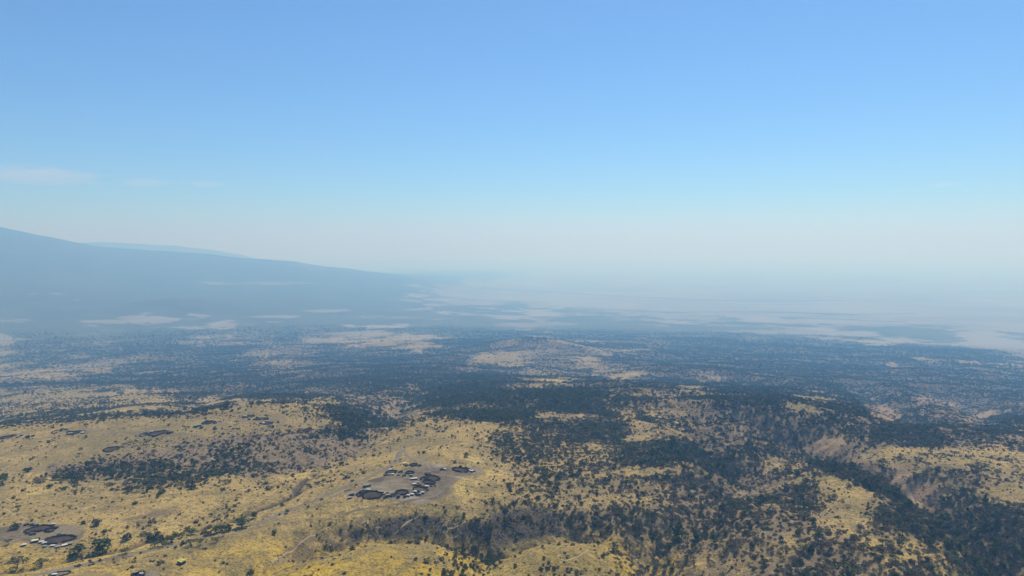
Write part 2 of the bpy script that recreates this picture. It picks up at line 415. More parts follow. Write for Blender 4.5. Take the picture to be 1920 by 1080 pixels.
class NB:
    """small node-tree builder"""
    def __init__(s, t): s.t = t
    def n(s, typ, **kw):
        nd = s.t.nodes.new(typ)
        for k, v in kw.items(): setattr(nd, k, v)
        return nd
    def link(s, a, b): s.t.links.new(a, b)
    def val(s, sock, v):
        if isinstance(v, (int, float)): sock.default_value = v
        elif isinstance(v, tuple): sock.default_value = v if len(v) == 4 or sock.type == 'VECTOR' else (*v, 1)
        else: s.link(v, sock)
    def math(s, op, a, b=0.0, clamp=False):
        nd = s.n('ShaderNodeMath', operation=op, use_clamp=clamp)
        s.val(nd.inputs[0], a); s.val(nd.inputs[1], b)
        return nd.outputs[0]
    def mix(s, f, a, b):
        nd = s.n('ShaderNodeMix', data_type='RGBA')
        s.val(nd.inputs[0], f); s.val(nd.inputs[6], a); s.val(nd.inputs[7], b)
        return nd.outputs[2]
    def attr(s, name):
        return s.n('ShaderNodeAttribute', attribute_name=name).outputs['Fac']
    def noise(s, pos, scale, detail=3, rough=.55, dist=0):
        nd = s.n('ShaderNodeTexNoise')
        s.link(pos, nd.inputs['Vector'])
        nd.inputs['Scale'].default_value = scale; nd.inputs['Detail'].default_value = detail
        nd.inputs['Roughness'].default_value = rough; nd.inputs['Distortion'].default_value = dist
        return nd.outputs['Fac']
    def step(s, x, a, b):
        nd = s.n('ShaderNodeMapRange', interpolation_type='SMOOTHSTEP')
        s.val(nd.inputs[0], x); s.val(nd.inputs[1], a); s.val(nd.inputs[2], b)
        return nd.outputs[0]

gm, t_, bsdf = new_mat('dry_grassland')
b = NB(t_)
pos = b.n('ShaderNodeNewGeometry').outputs['Position']
nA, nB_, nC, nD = b.noise(pos, 1 / 230, 4), b.noise(pos, 1 / 38, 4, .6), b.noise(pos, 1 / 8, 3, .65), b.noise(pos, 1 / 2.4, 2, .6)
nBig = b.noise(pos, 1 / 1500, 5, .6)
canopy, far, scrub, bare = b.attr('canopy'), b.attr('far'), b.attr('scrub'), b.attr('bare')
grass = b.mix(b.step(nA, .35, .65), (.285, .208, .08), (.365, .26, .09))
grass = b.mix(b.math('MULTIPLY', b.attr('gold'), .85), grass, b.mix(b.step(nA, .35, .65), (.39, .258, .022), (.49, .325, .026)))
n90 = b.noise(pos, 1 / 110, 4, .6, .6)
grass = b.mix(b.math('MULTIPLY', b.step(n90, .48, .66), .7), grass, (.19, .15, .065))
grass = b.mix(b.math('MULTIPLY', b.step(n90, .44, .32), .5), grass, (.54, .40, .12))
nM = b.noise(pos, 1 / 420, 3, .5)
grass = b.mix(b.math('MULTIPLY', b.step(nM, .48, .62), .6), grass, (.15, .125, .06))
grass = b.mix(b.math('MULTIPLY', b.step(nB_, .45, .66), .8), grass, (.17, .135, .055))
grass = b.mix(b.math('MULTIPLY', b.step(nC, .47, .68), .8), grass, (.115, .092, .042))
grass = b.mix(b.math('MULTIPLY', b.step(nD, .51, .68), .8), grass, (.075, .06, .026))
grass = b.mix(b.math('MULTIPLY', b.step(nD, .47, .28), .5), grass, (.50, .37, .12))
brown = b.mix(b.step(nB_, .35, .65), (.10, .07, .045), (.16, .115, .07))
col = b.mix(b.math('MULTIPLY', b.attr('brown'), b.step(nB_, .3, .55)), grass, brown)
red = b.mix(b.step(nC, .3, .7), (.20, .135, .075), (.29, .20, .115))
col = b.mix(b.math('MULTIPLY', b.attr('red'), .75), col, red)
litter = b.mix(b.step(nC, .3, .7), (.12, .092, .052), (.22, .165, .095))
sm = b.math('MULTIPLY', scrub, b.step(b.math('ADD', b.math('MULTIPLY', nB_, .7), b.math('MULTIPLY', nD, .5)), b.math('SUBTRACT', .78, b.math('MULTIPLY', scrub, .42)), b.math('SUBTRACT', .92, b.math('MULTIPLY', scrub, .42))))
col = b.mix(sm, col, litter)
soil = b.mix(b.step(nC, .3, .7), (.10, .08, .05), (.16, .125, .078))
soil = b.mix(b.math('MULTIPLY', b.step(nB_, .45, .62), .6), soil, (.24, .195, .125))
soil = b.mix(b.math('MULTIPLY', b.step(nD, .52, .7), .5), soil, (.08, .065, .048))
soil = b.mix(b.attr('ash'), soil, (.34, .28, .20))
bm = b.step(b.math('ADD', bare, b.math('ADD', b.math('MULTIPLY', b.math('SUBTRACT', nB_, .5), 1.1), b.math('MULTIPLY', b.math('SUBTRACT', n90, .5), 1.0))), .3, .85)
col = b.mix(bm, col, soil)
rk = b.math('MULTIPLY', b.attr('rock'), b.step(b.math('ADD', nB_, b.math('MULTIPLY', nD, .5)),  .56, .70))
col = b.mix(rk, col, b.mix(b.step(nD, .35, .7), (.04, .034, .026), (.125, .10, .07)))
# distant ground: pale plain, and bush too far off to stand as single crowns
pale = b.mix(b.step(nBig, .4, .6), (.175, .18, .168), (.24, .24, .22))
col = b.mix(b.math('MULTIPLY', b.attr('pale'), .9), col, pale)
f1, f2, f3 = b.noise(pos, 1 / 420, 5, .7), b.noise(pos, 1 / 48, 4, .75), b.noise(pos, 1 / 2600, 4, .6)
fn = b.math('ADD', b.math('MULTIPLY', f1, .35), b.math('ADD', b.math('MULTIPLY', f2, .45), b.math('MULTIPLY', f3, .2)))
fm = b.step(b.math('ADD', canopy, b.math('MULTIPLY', b.math('SUBTRACT', fn, .5), 2.3)), .36, .62)
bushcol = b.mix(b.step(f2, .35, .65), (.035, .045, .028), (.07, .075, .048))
bushcol = b.mix(b.math('MULTIPLY', b.attr('pale'), .5), bushcol, b.mix(b.step(f1, .35, .65), (.085, .095, .075), (.13, .135, .11)))  # far bush colour paled in place of thicker haze
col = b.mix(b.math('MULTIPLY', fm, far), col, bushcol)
# under the near bushes the soil is dark with litter
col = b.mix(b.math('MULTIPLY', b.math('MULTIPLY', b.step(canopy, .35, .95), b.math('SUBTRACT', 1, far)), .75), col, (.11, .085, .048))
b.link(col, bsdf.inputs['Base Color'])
bp = b.n('ShaderNodeBump')
bp.inputs['Strength'].default_value = .9; bp.inputs['Distance'].default_value = 1.0
hgt = b.math('ADD', b.math('MULTIPLY', nC, 1.4), b.math('MULTIPLY', nD, .9))
hgt = b.math('ADD', hgt, b.math('MULTIPLY', nB_, 5.0))
b.link(b.math('MULTIPLY', hgt, b.math('SUBTRACT', 1, far)), bp.inputs['Height'])
b.link(bp.outputs[0], bsdf.inputs['Normal'])

# ------------------------------------------------------------------ ground objects (one grid, cut into ground, mountain and hills)
ATT = {'canopy': CANOPY, 'far': FAR, 'scrub': SCRUB, 'bare': BARE, 'ash': ASH, 'rock': ROCK_SHADE, 'brown': BROWN, 'red': RED, 'gold': GOLD, 'pale': PALE}
VERT = np.stack([X, Y, Z], -1).reshape(-1, 3)
jj, ii = np.meshgrid(np.arange(NR - 1), np.arange(NA - 1), indexing='ij')
q0 = jj * NA + ii
QUADS = np.stack([q0, q0 + 1, q0 + NA + 1, q0 + NA], -1)[..., ::-1]
REG = np.zeros(X.shape, int)
REG[(HILL1 > .16)] = 1; REG[(HILL2 > .2)] = 2
REG[(MTN > 60)] = 3; REG[(MTN2 > 120) & (R > 22500)] = 4
FREG = REG[:-1, :-1]
for rid, name, label in ((0, 'ground', 'dry golden grassland and bush plain reaching the hazy horizon'), (1, 'hill', 'low hill with pale speckled top, far left of the plain'),
                         (2, 'hill', 'low bush covered hill in the middle distance'), (3, 'mountain', 'long blue mountain slope rising at the left edge'),
                         (4, 'mountain', 'fainter far ridge behind the mountain slope')):
    f = QUADS[FREG == rid].reshape(-1, 4)
    used, inv = np.unique(f, return_inverse=True)
    me = bpy.data.meshes.new(name)
    n = len(used); nf = len(f)
    me.vertices.add(n); me.vertices.foreach_set('co', VERT[used].astype(np.float32).ravel())
    me.loops.add(nf * 4); me.loops.foreach_set('vertex_index', inv.reshape(-1).astype(np.int32))
    me.polygons.add(nf); me.polygons.foreach_set('loop_start', np.arange(0, nf * 4, 4, dtype=np.int32))
    me.polygons.foreach_set('use_smooth', np.ones(nf, bool))
    me.update(calc_edges=True)
    for k, F in ATT.items():
        a = me.attributes.new(k, 'FLOAT', 'POINT')
        a.data.foreach_set('value', F.reshape(-1)[used].astype(np.float32))
    me.materials.append(gm)
    o = bpy.data.objects.new(name, me)
    C.objects.link(o)
    o['kind'] = 'structure'; o['label'] = label

# ------------------------------------------------------------------ haze
hz_m = bpy.data.materials.new('haze_air')
hz_m.use_nodes = True
ht = hz_m.node_tree
ht.nodes.clear()
ho = ht.nodes.new('ShaderNodeOutputMaterial')
hv = ht.nodes.new('ShaderNodeVolumePrincipled')
hv.inputs['Color'].default_value = (*HAZE_COLOR, 1)
hv.inputs['Density'].default_value = HAZE_DENSITY
hv.inputs['Anisotropy'].default_value = 0.32
hv.inputs['Absorption Color'].default_value = (0.86, 0.89, 1, 1)
ht.links.new(hv.outputs[0], ho.inputs['Volume'])
bm_ = bmesh.new()
bmesh.ops.create_cube(bm_, size=1.0)
zlo = float(Z.min()) - 1.0
bmesh.ops.scale(bm_, vec=(400000, 400000, HAZE_TOP - zlo), verts=bm_.verts)
bmesh.ops.translate(bm_, vec=(0, 0, (HAZE_TOP + zlo) / 2), verts=bm_.verts)
hm = bpy.data.meshes.new('haze'); bm_.to_mesh(hm); bm_.free()
hm.materials.append(hz_m)
ho_ = bpy.data.objects.new('haze', hm); C.objects.link(ho_)
ho_['kind'] = 'stuff'; ho_['label'] = 'pale blue haze filling the air over the plain'

# ------------------------------------------------------------------ small scene-tree helpers
def link_mesh(name, verts, faces, mat, parent=None, smooth=False):
    me = bpy.data.meshes.new(name)
    me.from_pydata([tuple(map(float, v)) for v in verts], [], faces)
    if smooth: me.polygons.foreach_set('use_smooth', [True] * len(faces))
    me.update()
    me.materials.append(mat)
    o = bpy.data.objects.new(name, me)
    if parent is not None: o.parent = parent
    return o

def thing(name, label, cat, loc, rz=0.0, scale=1.0, group=None):
    o = bpy.data.objects.new(name, None)
    o.empty_display_size = 1.0
    C.objects.link(o)
    o.location = loc; o.rotation_euler = (0, 0, rz)
    o.scale = (scale, scale, scale) if isinstance(scale, (int, float)) else scale
    o['label'] = label; o['category'] = cat
    if group: o['group'] = group
    return o

def part(name, mesh, parent, kind=None, label=None):
    o = bpy.data.objects.new(name, mesh)
    C.objects.link(o); o.parent = parent
    if kind: o['kind'] = kind
    if label: o['label'] = label
    return o

def m_per_px(p):
    return (p - Vector((0, 0, CAM_Z))).length / FPX

# ------------------------------------------------------------------ plant materials
def leaf_mat(name, c1, c2, c3):
    m, t, bs = new_mat(name, .9)
    q = NB(t)
    rnd = q.n('ShaderNodeObjectInfo').outputs['Random']
    ps = q.n('ShaderNodeNewGeometry').outputs['Position']
    n1 = q.noise(ps, .45, 3, .6)
    c = q.mix(rnd, c1, c2)
    c = q.mix(q.step(n1, .45, .75), c, c3)
    q.link(c, bs.inputs['Base Color'])
    return m
M_LEAF = leaf_mat('dark_foliage', (.032, .045, .018), (.085, .078, .036), (.10, .10, .042))
M_ACA = leaf_mat('acacia_foliage', (.042, .056, .02), (.10, .098, .04), (.115, .12, .048))
M_GREEN = leaf_mat('green_foliage', (.045, .065, .02), (.06, .09, .025), (.09, .115, .03))
M_GREY = leaf_mat('leafless_twigs', (.125, .098, .06), (.175, .138, .085), (.22, .175, .105))
M_SHRUB = leaf_mat('dry_shrub', (.09, .075, .04), (.13, .10, .05), (.06, .058, .03))
M_BARK, t_, bs_ = new_mat('bark', .95)
q = NB(t_)
q.link(q.mix(q.noise(q.n('ShaderNodeNewGeometry').outputs['Position'], 2.0, 3), (.05, .04, .03), (.12, .10, .075)), bs_.inputs['Base Color'])

# ------------------------------------------------------------------ plant meshes (unit: metres)
def quad(vs, fs, c, s, rg, flat=0.0, asp=1.0):
    n = Vector(rg.normal(0, 1, 3)); n.z = n.z * (1 - flat) + flat * (1.6 if n.z >= 0 else -1.6)
    n.normalize()
    a = n.orthogonal().normalized(); bb = n.cross(a)
    th = rg.uniform(0, 6.28)
    a, bb = a * math.cos(th) + bb * math.sin(th), bb * math.cos(th) - a * math.sin(th)
    k = len(vs)
    c = Vector(c)
    for i, (p, q_) in enumerate(((-1, -1), (1, -.8), (.9, 1), (-.8, .9))):
        vs.append(c + a * (p * s * asp) + bb * (q_ * s) + n * rg.normal(0, .12 * s))
    fs.append((k, k + 1, k + 2, k + 3))

def tube(vs, fs, p, q_, r0, r1, sides=5):
    p, q_ = Vector(p), Vector(q_)
    d = (q_ - p).normalized(); a = d.orthogonal().normalized(); bb = d.cross(a)
    k = len(vs)
    for c, r in ((p, r0), (q_, r1)):
        for i in range(sides):
            th = 2 * math.pi * i / sides
            vs.append(c + a * (r * math.cos(th)) + bb * (r * math.sin(th)))
    for i in range(sides):
        j = (i + 1) % sides
        fs.append((k + i, k + j, k + sides + j, k + sides + i))

def mesh_of(name, vs, fs, mat):
    me = bpy.data.meshes.new(name)
    me.from_pydata([tuple(v) for v in vs], [], fs); me.update()
    me.materials.append(mat)
    return me

def acacia(seed, n_clump=16, per=13, w=4.5, h=5.2):
    rg = np.random.default_rng(seed)
    tv, tf, cv, cf = [], [], [], []
    lean = rg.normal(0, .25, 2)
    fork = (lean[0], lean[1], h * .42)
    tube(tv, tf, (0, 0, -.6), fork, .26, .2)
    for k in range(n_clump):
        rr = w * math.sqrt((k + .6) / n_clump) * rg.uniform(.8, 1.05)
        th = k * 2.4 + rg.uniform(-.3, .3)
        z = h * (.93 - .10 * (rr / w) ** 2) + rg.normal(0, .22)
        c = (lean[0] + rr * math.cos(th), lean[1] + rr * math.sin(th), z)
        if k % 2 == 0: tube(tv, tf, fork, (c[0] * .9, c[1] * .9, c[2] - .25), .13, .04, 4)
        for j in range(per):
            quad(cv, cf, (c[0] + rg.normal(0, .62), c[1] + rg.normal(0, .62), c[2] + rg.normal(0, .22)), rg.uniform(.22, .45), rg, .5)
    return mesh_of('trunk', tv, tf, M_BARK), mesh_of('crown', cv, cf, M_ACA)

def bush(seed, n_clump=13, per=13, w=2.5, h=3.2, mat=None, stems=3, low=.25):
    rg = np.random.default_rng(seed)
    tv, tf, cv, cf = [], [], [], []
    for k in range(stems):
        th = rg.uniform(0, 6.28)
        tube(tv, tf, (0, 0, -.5), (.8 * math.cos(th), .8 * math.sin(th), h * .6), .13, .05, 4)
    for k in range(n_clump):
        th, rr = k * 2.4, w * math.sqrt((k + .5) / n_clump) * rg.uniform(.7, 1.0)
        z = h * (low + rg.uniform(0, .62) * (1 - .55 * (rr / w) ** 2)) + .15
        for j in range(per):
            quad(cv, cf, (rr * math.cos(th) + rg.normal(0, .48), rr * math.sin(th) + rg.normal(0, .48), max(.1, z + rg.normal(0, .4))), rg.uniform(.2, .42), rg, .2)
    return mesh_of('stem', tv, tf, M_BARK), mesh_of('foliage', cv, cf, mat or M_LEAF)

def twiggy(seed, n=120, w=2.3, h=2.8):
    rg = np.random.default_rng(seed)
    tv, tf, cv, cf = [], [], [], []
    for k in range(5):
        th = k * 1.3 + rg.uniform(0, .6)
        tube(tv, tf, (0, 0, -.5), (w * .6 * math.cos(th), w * .6 * math.sin(th), h * rg.uniform(.6, .9)), .10, .03, 4)
    for k in range(n):
        th, rr = rg.uniform(0, 6.28), w * math.sqrt(rg.uniform(0, 1))
        z = h * rg.uniform(.25, 1.0) * (1 - .45 * (rr / w) ** 2)
        quad(cv, cf, (rr * math.cos(th), rr * math.sin(th), z), rg.uniform(.10, .22), rg, 0, rg.uniform(1.5, 3.2))
    return mesh_of('stem', tv, tf, M_BARK), mesh_of('twigs', cv, cf, M_GREY)

KINDS = {'acacia': [acacia(100 + i) for i in range(4)],
         'bush': [bush(200 + i) for i in range(4)],
         'grey': [twiggy(300 + i) for i in range(4)],
         'tall': [bush(400 + i, 20, 14, 3.0, 6.2, M_GREEN, 4, .35) for i in range(3)]}
KW = {'acacia': 9.6, 'bush': 5.6, 'grey': 4.8, 'tall': 6.8}          # crown widths
NAMES = {'acacia': ('acacia_tree', 'crown', 'trunk', 'acacia tree'), 'bush': ('thorn_bush', 'foliage', 'stem', 'bush'),
         'grey': ('leafless_bush', 'twigs', 'stem', 'bush'), 'tall': ('leafy_tree', 'crown', 'trunk', 'tree')}
count = {k: 0 for k in KINDS}
def plant(kind, p, width, rz, label, group=None, tallness=1.0):
    nm, a, b2, cat = NAMES[kind]
    tr, cr = KINDS[kind][count[kind] % len(KINDS[kind])]
    s = width / KW[kind]
    o = thing(nm, label, cat, p, rz, (s, s, s * tallness), group)
    part(a, cr, o); part(b2, tr, o)
    count[kind] += 1
    return o

# ------------------------------------------------------------------ the trees one can point to: (u, v of the foot, crown width in photograph pixels, kind)
HAND = """33,1066,29,A 77,1063,20,A 148,1037,21,L 192,1037,34,L 136,1045,13,B 29,992,16,B 16,1021,12,A 181,985,17,B 34,957,11,A 237,1012,17,B 270,1004,14,G 235,1038,15,A
288,1014,16,B 301,1015,15,B 320,1017,17,L 295,1004,12,B 289,1026,16,A 305,1024,17,A 329,1006,11,L 340,1008,12,L 351,994,10,B 360,1002,14,L 357,1024,17,A 375,1022,14,A 404,1018,15,A
390,1003,15,B 405,999,16,L 416,996,15,L 428,995,16,B 418,1005,14,A 453,989,26,L 430,957,7,B 426,968,6,B 476,972,14,L 5,908,20,L 53,885,13,B 75,905,15,G 106,900,17,L 120,901,11,B 135,896,15,B
150,899,16,B 94,915,10,B 120,919,9,B 140,910,12,B 143,918,14,A 240,922,15,B 257,922,14,A 270,930,12,A 305,924,10,B 327,901,13,B 351,891,9,B 445,895,9,A 445,937,8,A 205,912,12,G 236,910,12,G 280,914,11,G 497,898,9,A 488,915,5,B 505,919,5,B
538,962,9,L 529,949,8,B 514,1002,10,B 640,996,7,L 233,837,11,A 245,833,9,A 275,833,11,A 149,855,9,A 152,843,6,G 185,793,8,A 264,734,15,L 281,734,12,L 226,740,12,G 288,848,9,G 280,854,8,G
340,851,15,A 376,837,8,B 401,834,8,B 419,842,9,B 395,846,9,B 407,847,8,B 435,846,9,B 465,837,12,B 423,860,9,B 462,855,9,B 410,867,12,A 460,868,10,B 301,868,9,B 280,865,7,B 290,877,11,B 330,858,8,B 352,848,6,B
406,773,4,A 432,773,4,B 464,763,4,B 485,762,6,A 491,773,5,L 501,783,7,A 444,795,9,A 430,801,4,B 385,808,5,A 538,772,4,B 543,801,5,B
783,812,9,A 758,841,5,A 785,850,6,B 795,850,8,B 823,855,5,B 853,868,8,B 741,865,4,B 751,864,6,A 819,870,4,A 886,840,6,B 896,842,5,B 926,849,9,B 920,824,9,B 932,811,8,B 874,856,11,B 837,836,4,B
840,789,9,A 850,786,8,A 864,787,9,A 819,783,7,A 813,791,5,A 917,795,12,A 900,785,7,A 890,804,4,B
1022,899,11,B 967,893,9,B 1005,916,6,B 1017,920,8,G 1090,905,16,A 1100,904,14,A 1136,906,16,B 1046,898,12,B 1121,914,14,A 1066,916,8,B 1041,924,6,B 1207,928,13,B 1171,931,5,B 1196,933,9,B 1120,928,8,B 1101,932,7,B 1082,895,10,B 1167,890,12,A
1017,1026,6,B 1065,1045,8,A 1020,1048,8,B 1114,1025,6,B 1131,1044,9,B 1029,1057,7,B 1019,1060,6,B 1015,1069,10,B 1027,1068,9,B 1039,1068,9,B 1046,1065,6,B 1064,1068,6,B 1071,1068,6,B 1082,1076,11,L 1091,1075,8,A 1059,1080,7,B 1039,1080,8,B 1157,1067,6,A 1229,1068,9,B 1215,1065,8,B 966,1063,8,B 966,1045,7,B 975,1039,7,B
838,1025,10,B 855,1040,9,B 885,1044,7,B 852,1048,10,B 865,1057,7,B 848,1076,12,B 807,1069,7,B 816,1055,5,B 832,1068,5,B 868,1073,8,B 895,1066,7,B 892,1050,6,B 830,1079,6,B 426,1058,5,B 411,1074,4,B 470,1077,15,B"""
LAND = [(100, 1015, 'the lower left huts'), (340, 1053, 'the lone yellow-roofed hut'), (258, 1076, 'the ruined house at the bottom edge'),
        (30, 1040, 'the bottom left corner'), (180, 1010, 'the trampled yard of the lower left huts'), (300, 1018, 'the bushes lining the dry stream'), (400, 1000, 'the dry stream thicket'),
        (455, 980, 'the head of the dry stream thicket'), (275, 968, 'the long brown burnt patch'), (40, 900, 'the dark thickets at the left edge'), (140, 905, 'the thicket below the left plateau'),
        (255, 915, 'the shrub row under the plateau slope'), (330, 895, 'the wooded foot of the plateau slope'), (520, 930, 'the narrow winding stream gully'), (205, 845, 'the lone oval plateau pen'),
        (296, 812, 'the large round plateau pen'), (140, 811, 'the huddled huts at the far left'), (265, 728, 'the grass strip beyond the plateau'), (400, 850, 'the scrubby slope under the plateau pens'),
        (422, 757, 'the long narrow crest pen'), (370, 799, 'the long green-roofed shed'), (489, 788, 'the three small crest pens'), (560, 790, 'the bare right end of the plateau'), (560, 850, 'the brown scrub slope right of the plateau'),
        (783, 810, 'the grassy shoulder behind the main village'), (755, 852, 'the forked track behind the main village'), (850, 787, 'the top of the golden ridge'), (865, 881, 'the outlying round pen'),
        (790, 850, 'the bare track behind the main village'), (920, 835, 'the speckled right side of the ridge'), (1020, 905, 'the open grass right of the village'), (1095, 900, 'the bush line beyond the grass slope'),
        (1140, 915, 'the first dense thorn scrub'), (1200, 928, 'the bushes under the pale grass tongue'), (1020, 1035, 'the crown of the right golden hill'), (1030, 1065, 'the near foot of the right golden hill'),
        (1085, 1072, 'the bottom edge of the right golden hill'), (1130, 1040, 'the footpath on the right golden hill'), (1220, 1066, 'the gully right of the golden hills'), (968, 1050, 'the cleft between the golden hills'),
        (845, 1035, 'the bushy side of the left golden hill'), (855, 1072, 'the lower corner of the left golden hill'), (815, 1062, 'the bare middle of the left golden hill'), (720, 1060, 'the bare left half of the left golden hill'),
        (430, 1062, 'the tussocky slope beside the dirt road'), (640, 1000, 'the dark rocky ravine bank'), (470, 1076, 'the shadowed gully at the bottom edge'), (430, 962, 'the rise left of the stream gully'),
        (760, 985, 'the rocky bank left of the ravine path'), (860, 985, 'the path climbing out of the rocky ravine'), (905, 1015, 'the dark pool of shade in the ravine'), (980, 975, 'the ravine head below the grass'), (1050, 960, 'the brown scrub above the ravine'),
        (1130, 960, 'the thorn slope above the ravine'), (1180, 1010, 'the back edge of the right golden hill'), (1260, 1000, 'the wooded valley floor right of the golden hill'), (1280, 940, 'the bushes below the grass tongue'), (1330, 1040, 'the orange earth slope at the bottom'),
        (1290, 1070, 'the dark gully at the bottom right of centre'), (1400, 1070, 'the brown scrub along the bottom edge'), (1420, 1000, 'the dense scrub in the lower middle right'), (1380, 930, 'the shaded valley left of the grass spur'), (1460, 940, 'the bushy left flank of the grass spur'),
        (1500, 1010, 'the foot of the grass spur'), (1560, 905, 'the top of the pale grass spur'), (1610, 950, 'the middle of the pale grass spur'), (1590, 1060, 'the scrub below the grass spur'), (1690, 1015, 'the pale lower grass patch'),
        (1690, 950, 'the wooded crest before the right ravine'), (1760, 940, 'the eroded spurs of the right ravine'), (1760, 1060, 'the small brown patch near the bottom right'), (1860, 1060, 'the bottom right corner'), (1860, 990, 'the dark wooded end of the right ravine'),
        (1880, 920, 'the pale grass at the right edge'), (1800, 870, 'the pale flat above the right ravine'), (1600, 850, 'the bare lit hill in the right ravine'), (1480, 850, 'the upper end of the right ravine'), (1420, 820, 'the dark slope above the right ravine'),
        (1200, 830, 'the tan clearings right of the ridge'), (1100, 840, 'the acacia belt right of the ridge'), (1050, 790, 'the small tan clearings beyond the ridge'), (1020, 850, 'the pale slope below the acacia belt'), (720, 800, 'the mouth of the wooded gorge'),
        (680, 840, 'the wooded gorge left of the ridge'), (700, 750, 'the reddish gorge wall'), (1520, 760, 'the cream clearing at the middle right'), (1680, 770, 'the far reddish ravine'), (300, 760, 'the bush belt behind the left plateau')]
LOOK = {'A': ('acacia', ['wide flat-topped acacia', 'flat-topped acacia', 'small flat-topped acacia']), 'B': ('bush', ['large dark round bush', 'dark round thorn bush', 'small dark thorn bush']),
        'G': ('grey', ['large grey leafless bush', 'grey leafless bush', 'small grey leafless bush']), 'L': ('tall', ['big leafy green tree', 'leafy green tree', 'small leafy tree'])}
def place_words(u, v, skip=()):
    best = min(LAND, key=lambda l: ((u - l[0]) / 1.0) ** 2 + ((v - l[1]) * 2.0) ** 2)
    du, dv = u - best[0], (v - best[1]) * 2
    if abs(du) < 7 and abs(dv) < 7: w = 'at'
    elif abs(du) >= abs(dv): w = 'right of' if du > 0 else 'left of'
    else: w = 'in front of' if dv > 0 else 'behind'
    return w + ' ' + best[2], best
HANDPOS = []
recs = []
for e in HAND.split():
    u, v, w, k = e.split(',')
    u, v, w = float(u), float(v), float(w)
    kind, looks = LOOK[k]
    ph, lm = place_words(u, v)
    recs.append([u, v, w, kind, looks[0 if w >= 14 else 1 if w >= 8 else 2] + ' ' + ph, lm])
seen = {}
for r_ in recs: seen.setdefault(r_[4], []).append(r_)
for lb, rs in seen.items():
    if len(rs) > 1:
        rs.sort(key=lambda r_: r_[0])
        n_ = len(rs)
        tags = {2: ['left', 'right'], 3: ['left', 'middle', 'right'], 4: ['leftmost', 'second', 'third', 'rightmost']}.get(n_) or ['leftmost', 'second', 'third'] + ['middle'] * max(0, n_ - 5) + ['next to last', 'rightmost']
        for r_, t in zip(rs, tags):
            r_.append('alike plants, ' + lb)
            r_[4] = t + ' ' + lb
for r_ in recs:
    p = at(r_[0], r_[1])
    HANDPOS.append((p.x, p.y))
    plant(r_[3], p - Vector((0, 0, .05)), r_[2] * m_per_px(p), random.uniform(0, 6.28), r_[4], r_[6] if len(r_) > 6 else None, random.uniform(.85, 1.2) * (.72 if r_[3] == 'tall' else 1.0))

# ------------------------------------------------------------------ all other plants: positions from the cover of the ground
def ring_points(r0, r1, dens, amax=math.radians(41)):
    n = int(dens * amax * (r1 * r1 - r0 * r0))
    a = rng.uniform(-amax, amax, n); r = np.sqrt(rng.uniform(r0 * r0, r1 * r1, n))
    return r * np.sin(a), r * np.cos(a), r
PX, PY, PS = [], [], []
r0 = 560.0
while r0 < 8200:
    r1 = r0 * 1.12
    rm = (r0 + r1) / 2
    size = 1.0 + .6 * float(sstep(2500, 6000, np.array(rm)))
    w_, h_ = 3.8 * size, 2.4 * size
    A_eff = w_ * (w_ * .8 + h_ * rm / 300 * .62)
    nmax = 3.0 * (1.0 + 1.1 * (1 - float(sstep(1000, 2600, np.array(rm))))) / A_eff
    x, y, r = ring_points(r0, r1, nmax)
    c = canopy_at(sample(TREE, x, y), x, y, r) * np.clip(1 - sample(BARE, x, y) * 1.6, 0, 1)
    n = -np.log(1 - .95 * c) / 3.0
    keep = rng.uniform(0, 1, len(x)) < n
    thin = 1 - sstep(6200, 8100, r)
    keep &= rng.uniform(0, 1, len(x)) < thin
    PX.append(x[keep]); PY.append(y[keep]); PS.append(np.full(int(keep.sum()), size))
    r0 = r1
PX, PY, PS = np.concatenate(PX), np.concatenate(PY), np.concatenate(PS)
PZ_ = height(PX, PY)
PU, PV = project(PX, PY, PZ_)
nP = len(PX)
rock_shade_p, scrub_p = sample(ROCK_SHADE, PX, PY), sample(SCRUB, PX, PY)
PRr = np.hypot(PX, PY)
# which kind grows where
p_grey = np.clip(.3 + .45 * (PU > 1150) * (PV > 860) + .3 * (PV > 800) * (PU > 960) + .35 * sample(RED, PX, PY) + .25 * rock_shade_p, 0, .78) * (1 - .8 * sstep(1400, 2600, PRr))
p_aca = np.where((PV > 690) & (PV < 850) & (PU > 780) & (PU < 1250), .45, np.where(PRr > 1800, .25, .10))
stream = np.clip(sample(G4, PX, PY) + sample(G6, PX, PY) + .6 * sample(G7, PX, PY), 0, 1)
p_tall = np.clip(.03 + .3 * stream, 0, .4)
rr_ = rng.uniform(0, 1, nP)
KIND = np.where(rr_ < p_grey, 2, np.where(rr_ < p_grey + p_aca, 0, np.where(rr_ < p_grey + p_aca + p_tall, 3, 1)))
wid = np.array([5.9, 3.6, 3.7, 5.0])[KIND] * np.exp(rng.normal(0, .36, nP)) * PS * (1 - .35 * rock_shade_p)
SC = wid / np.array([KW['acacia'], KW['bush'], KW['grey'], KW['tall']])[KIND]
ok = np.ones(nP, bool)
for hx, hy in HANDPOS: ok &= (PX - hx) ** 2 + (PY - hy) ** 2 > 16
inview = (PU > 0) & (PU < 1920) & (PV > 500) & (PV < 1085)
order = np.argsort(-(wid / PRr) * inview)
single = np.zeros(nP, bool)
left = {k: 298 - count[k] for k in KINDS}
kn = ['acacia', 'bush', 'grey', 'tall']
for i in order[:6000]:
    if not ok[i] or not inview[i]: continue
    k = kn[KIND[i]]
    if left[k] > 0: single[i] = True; left[k] -= 1
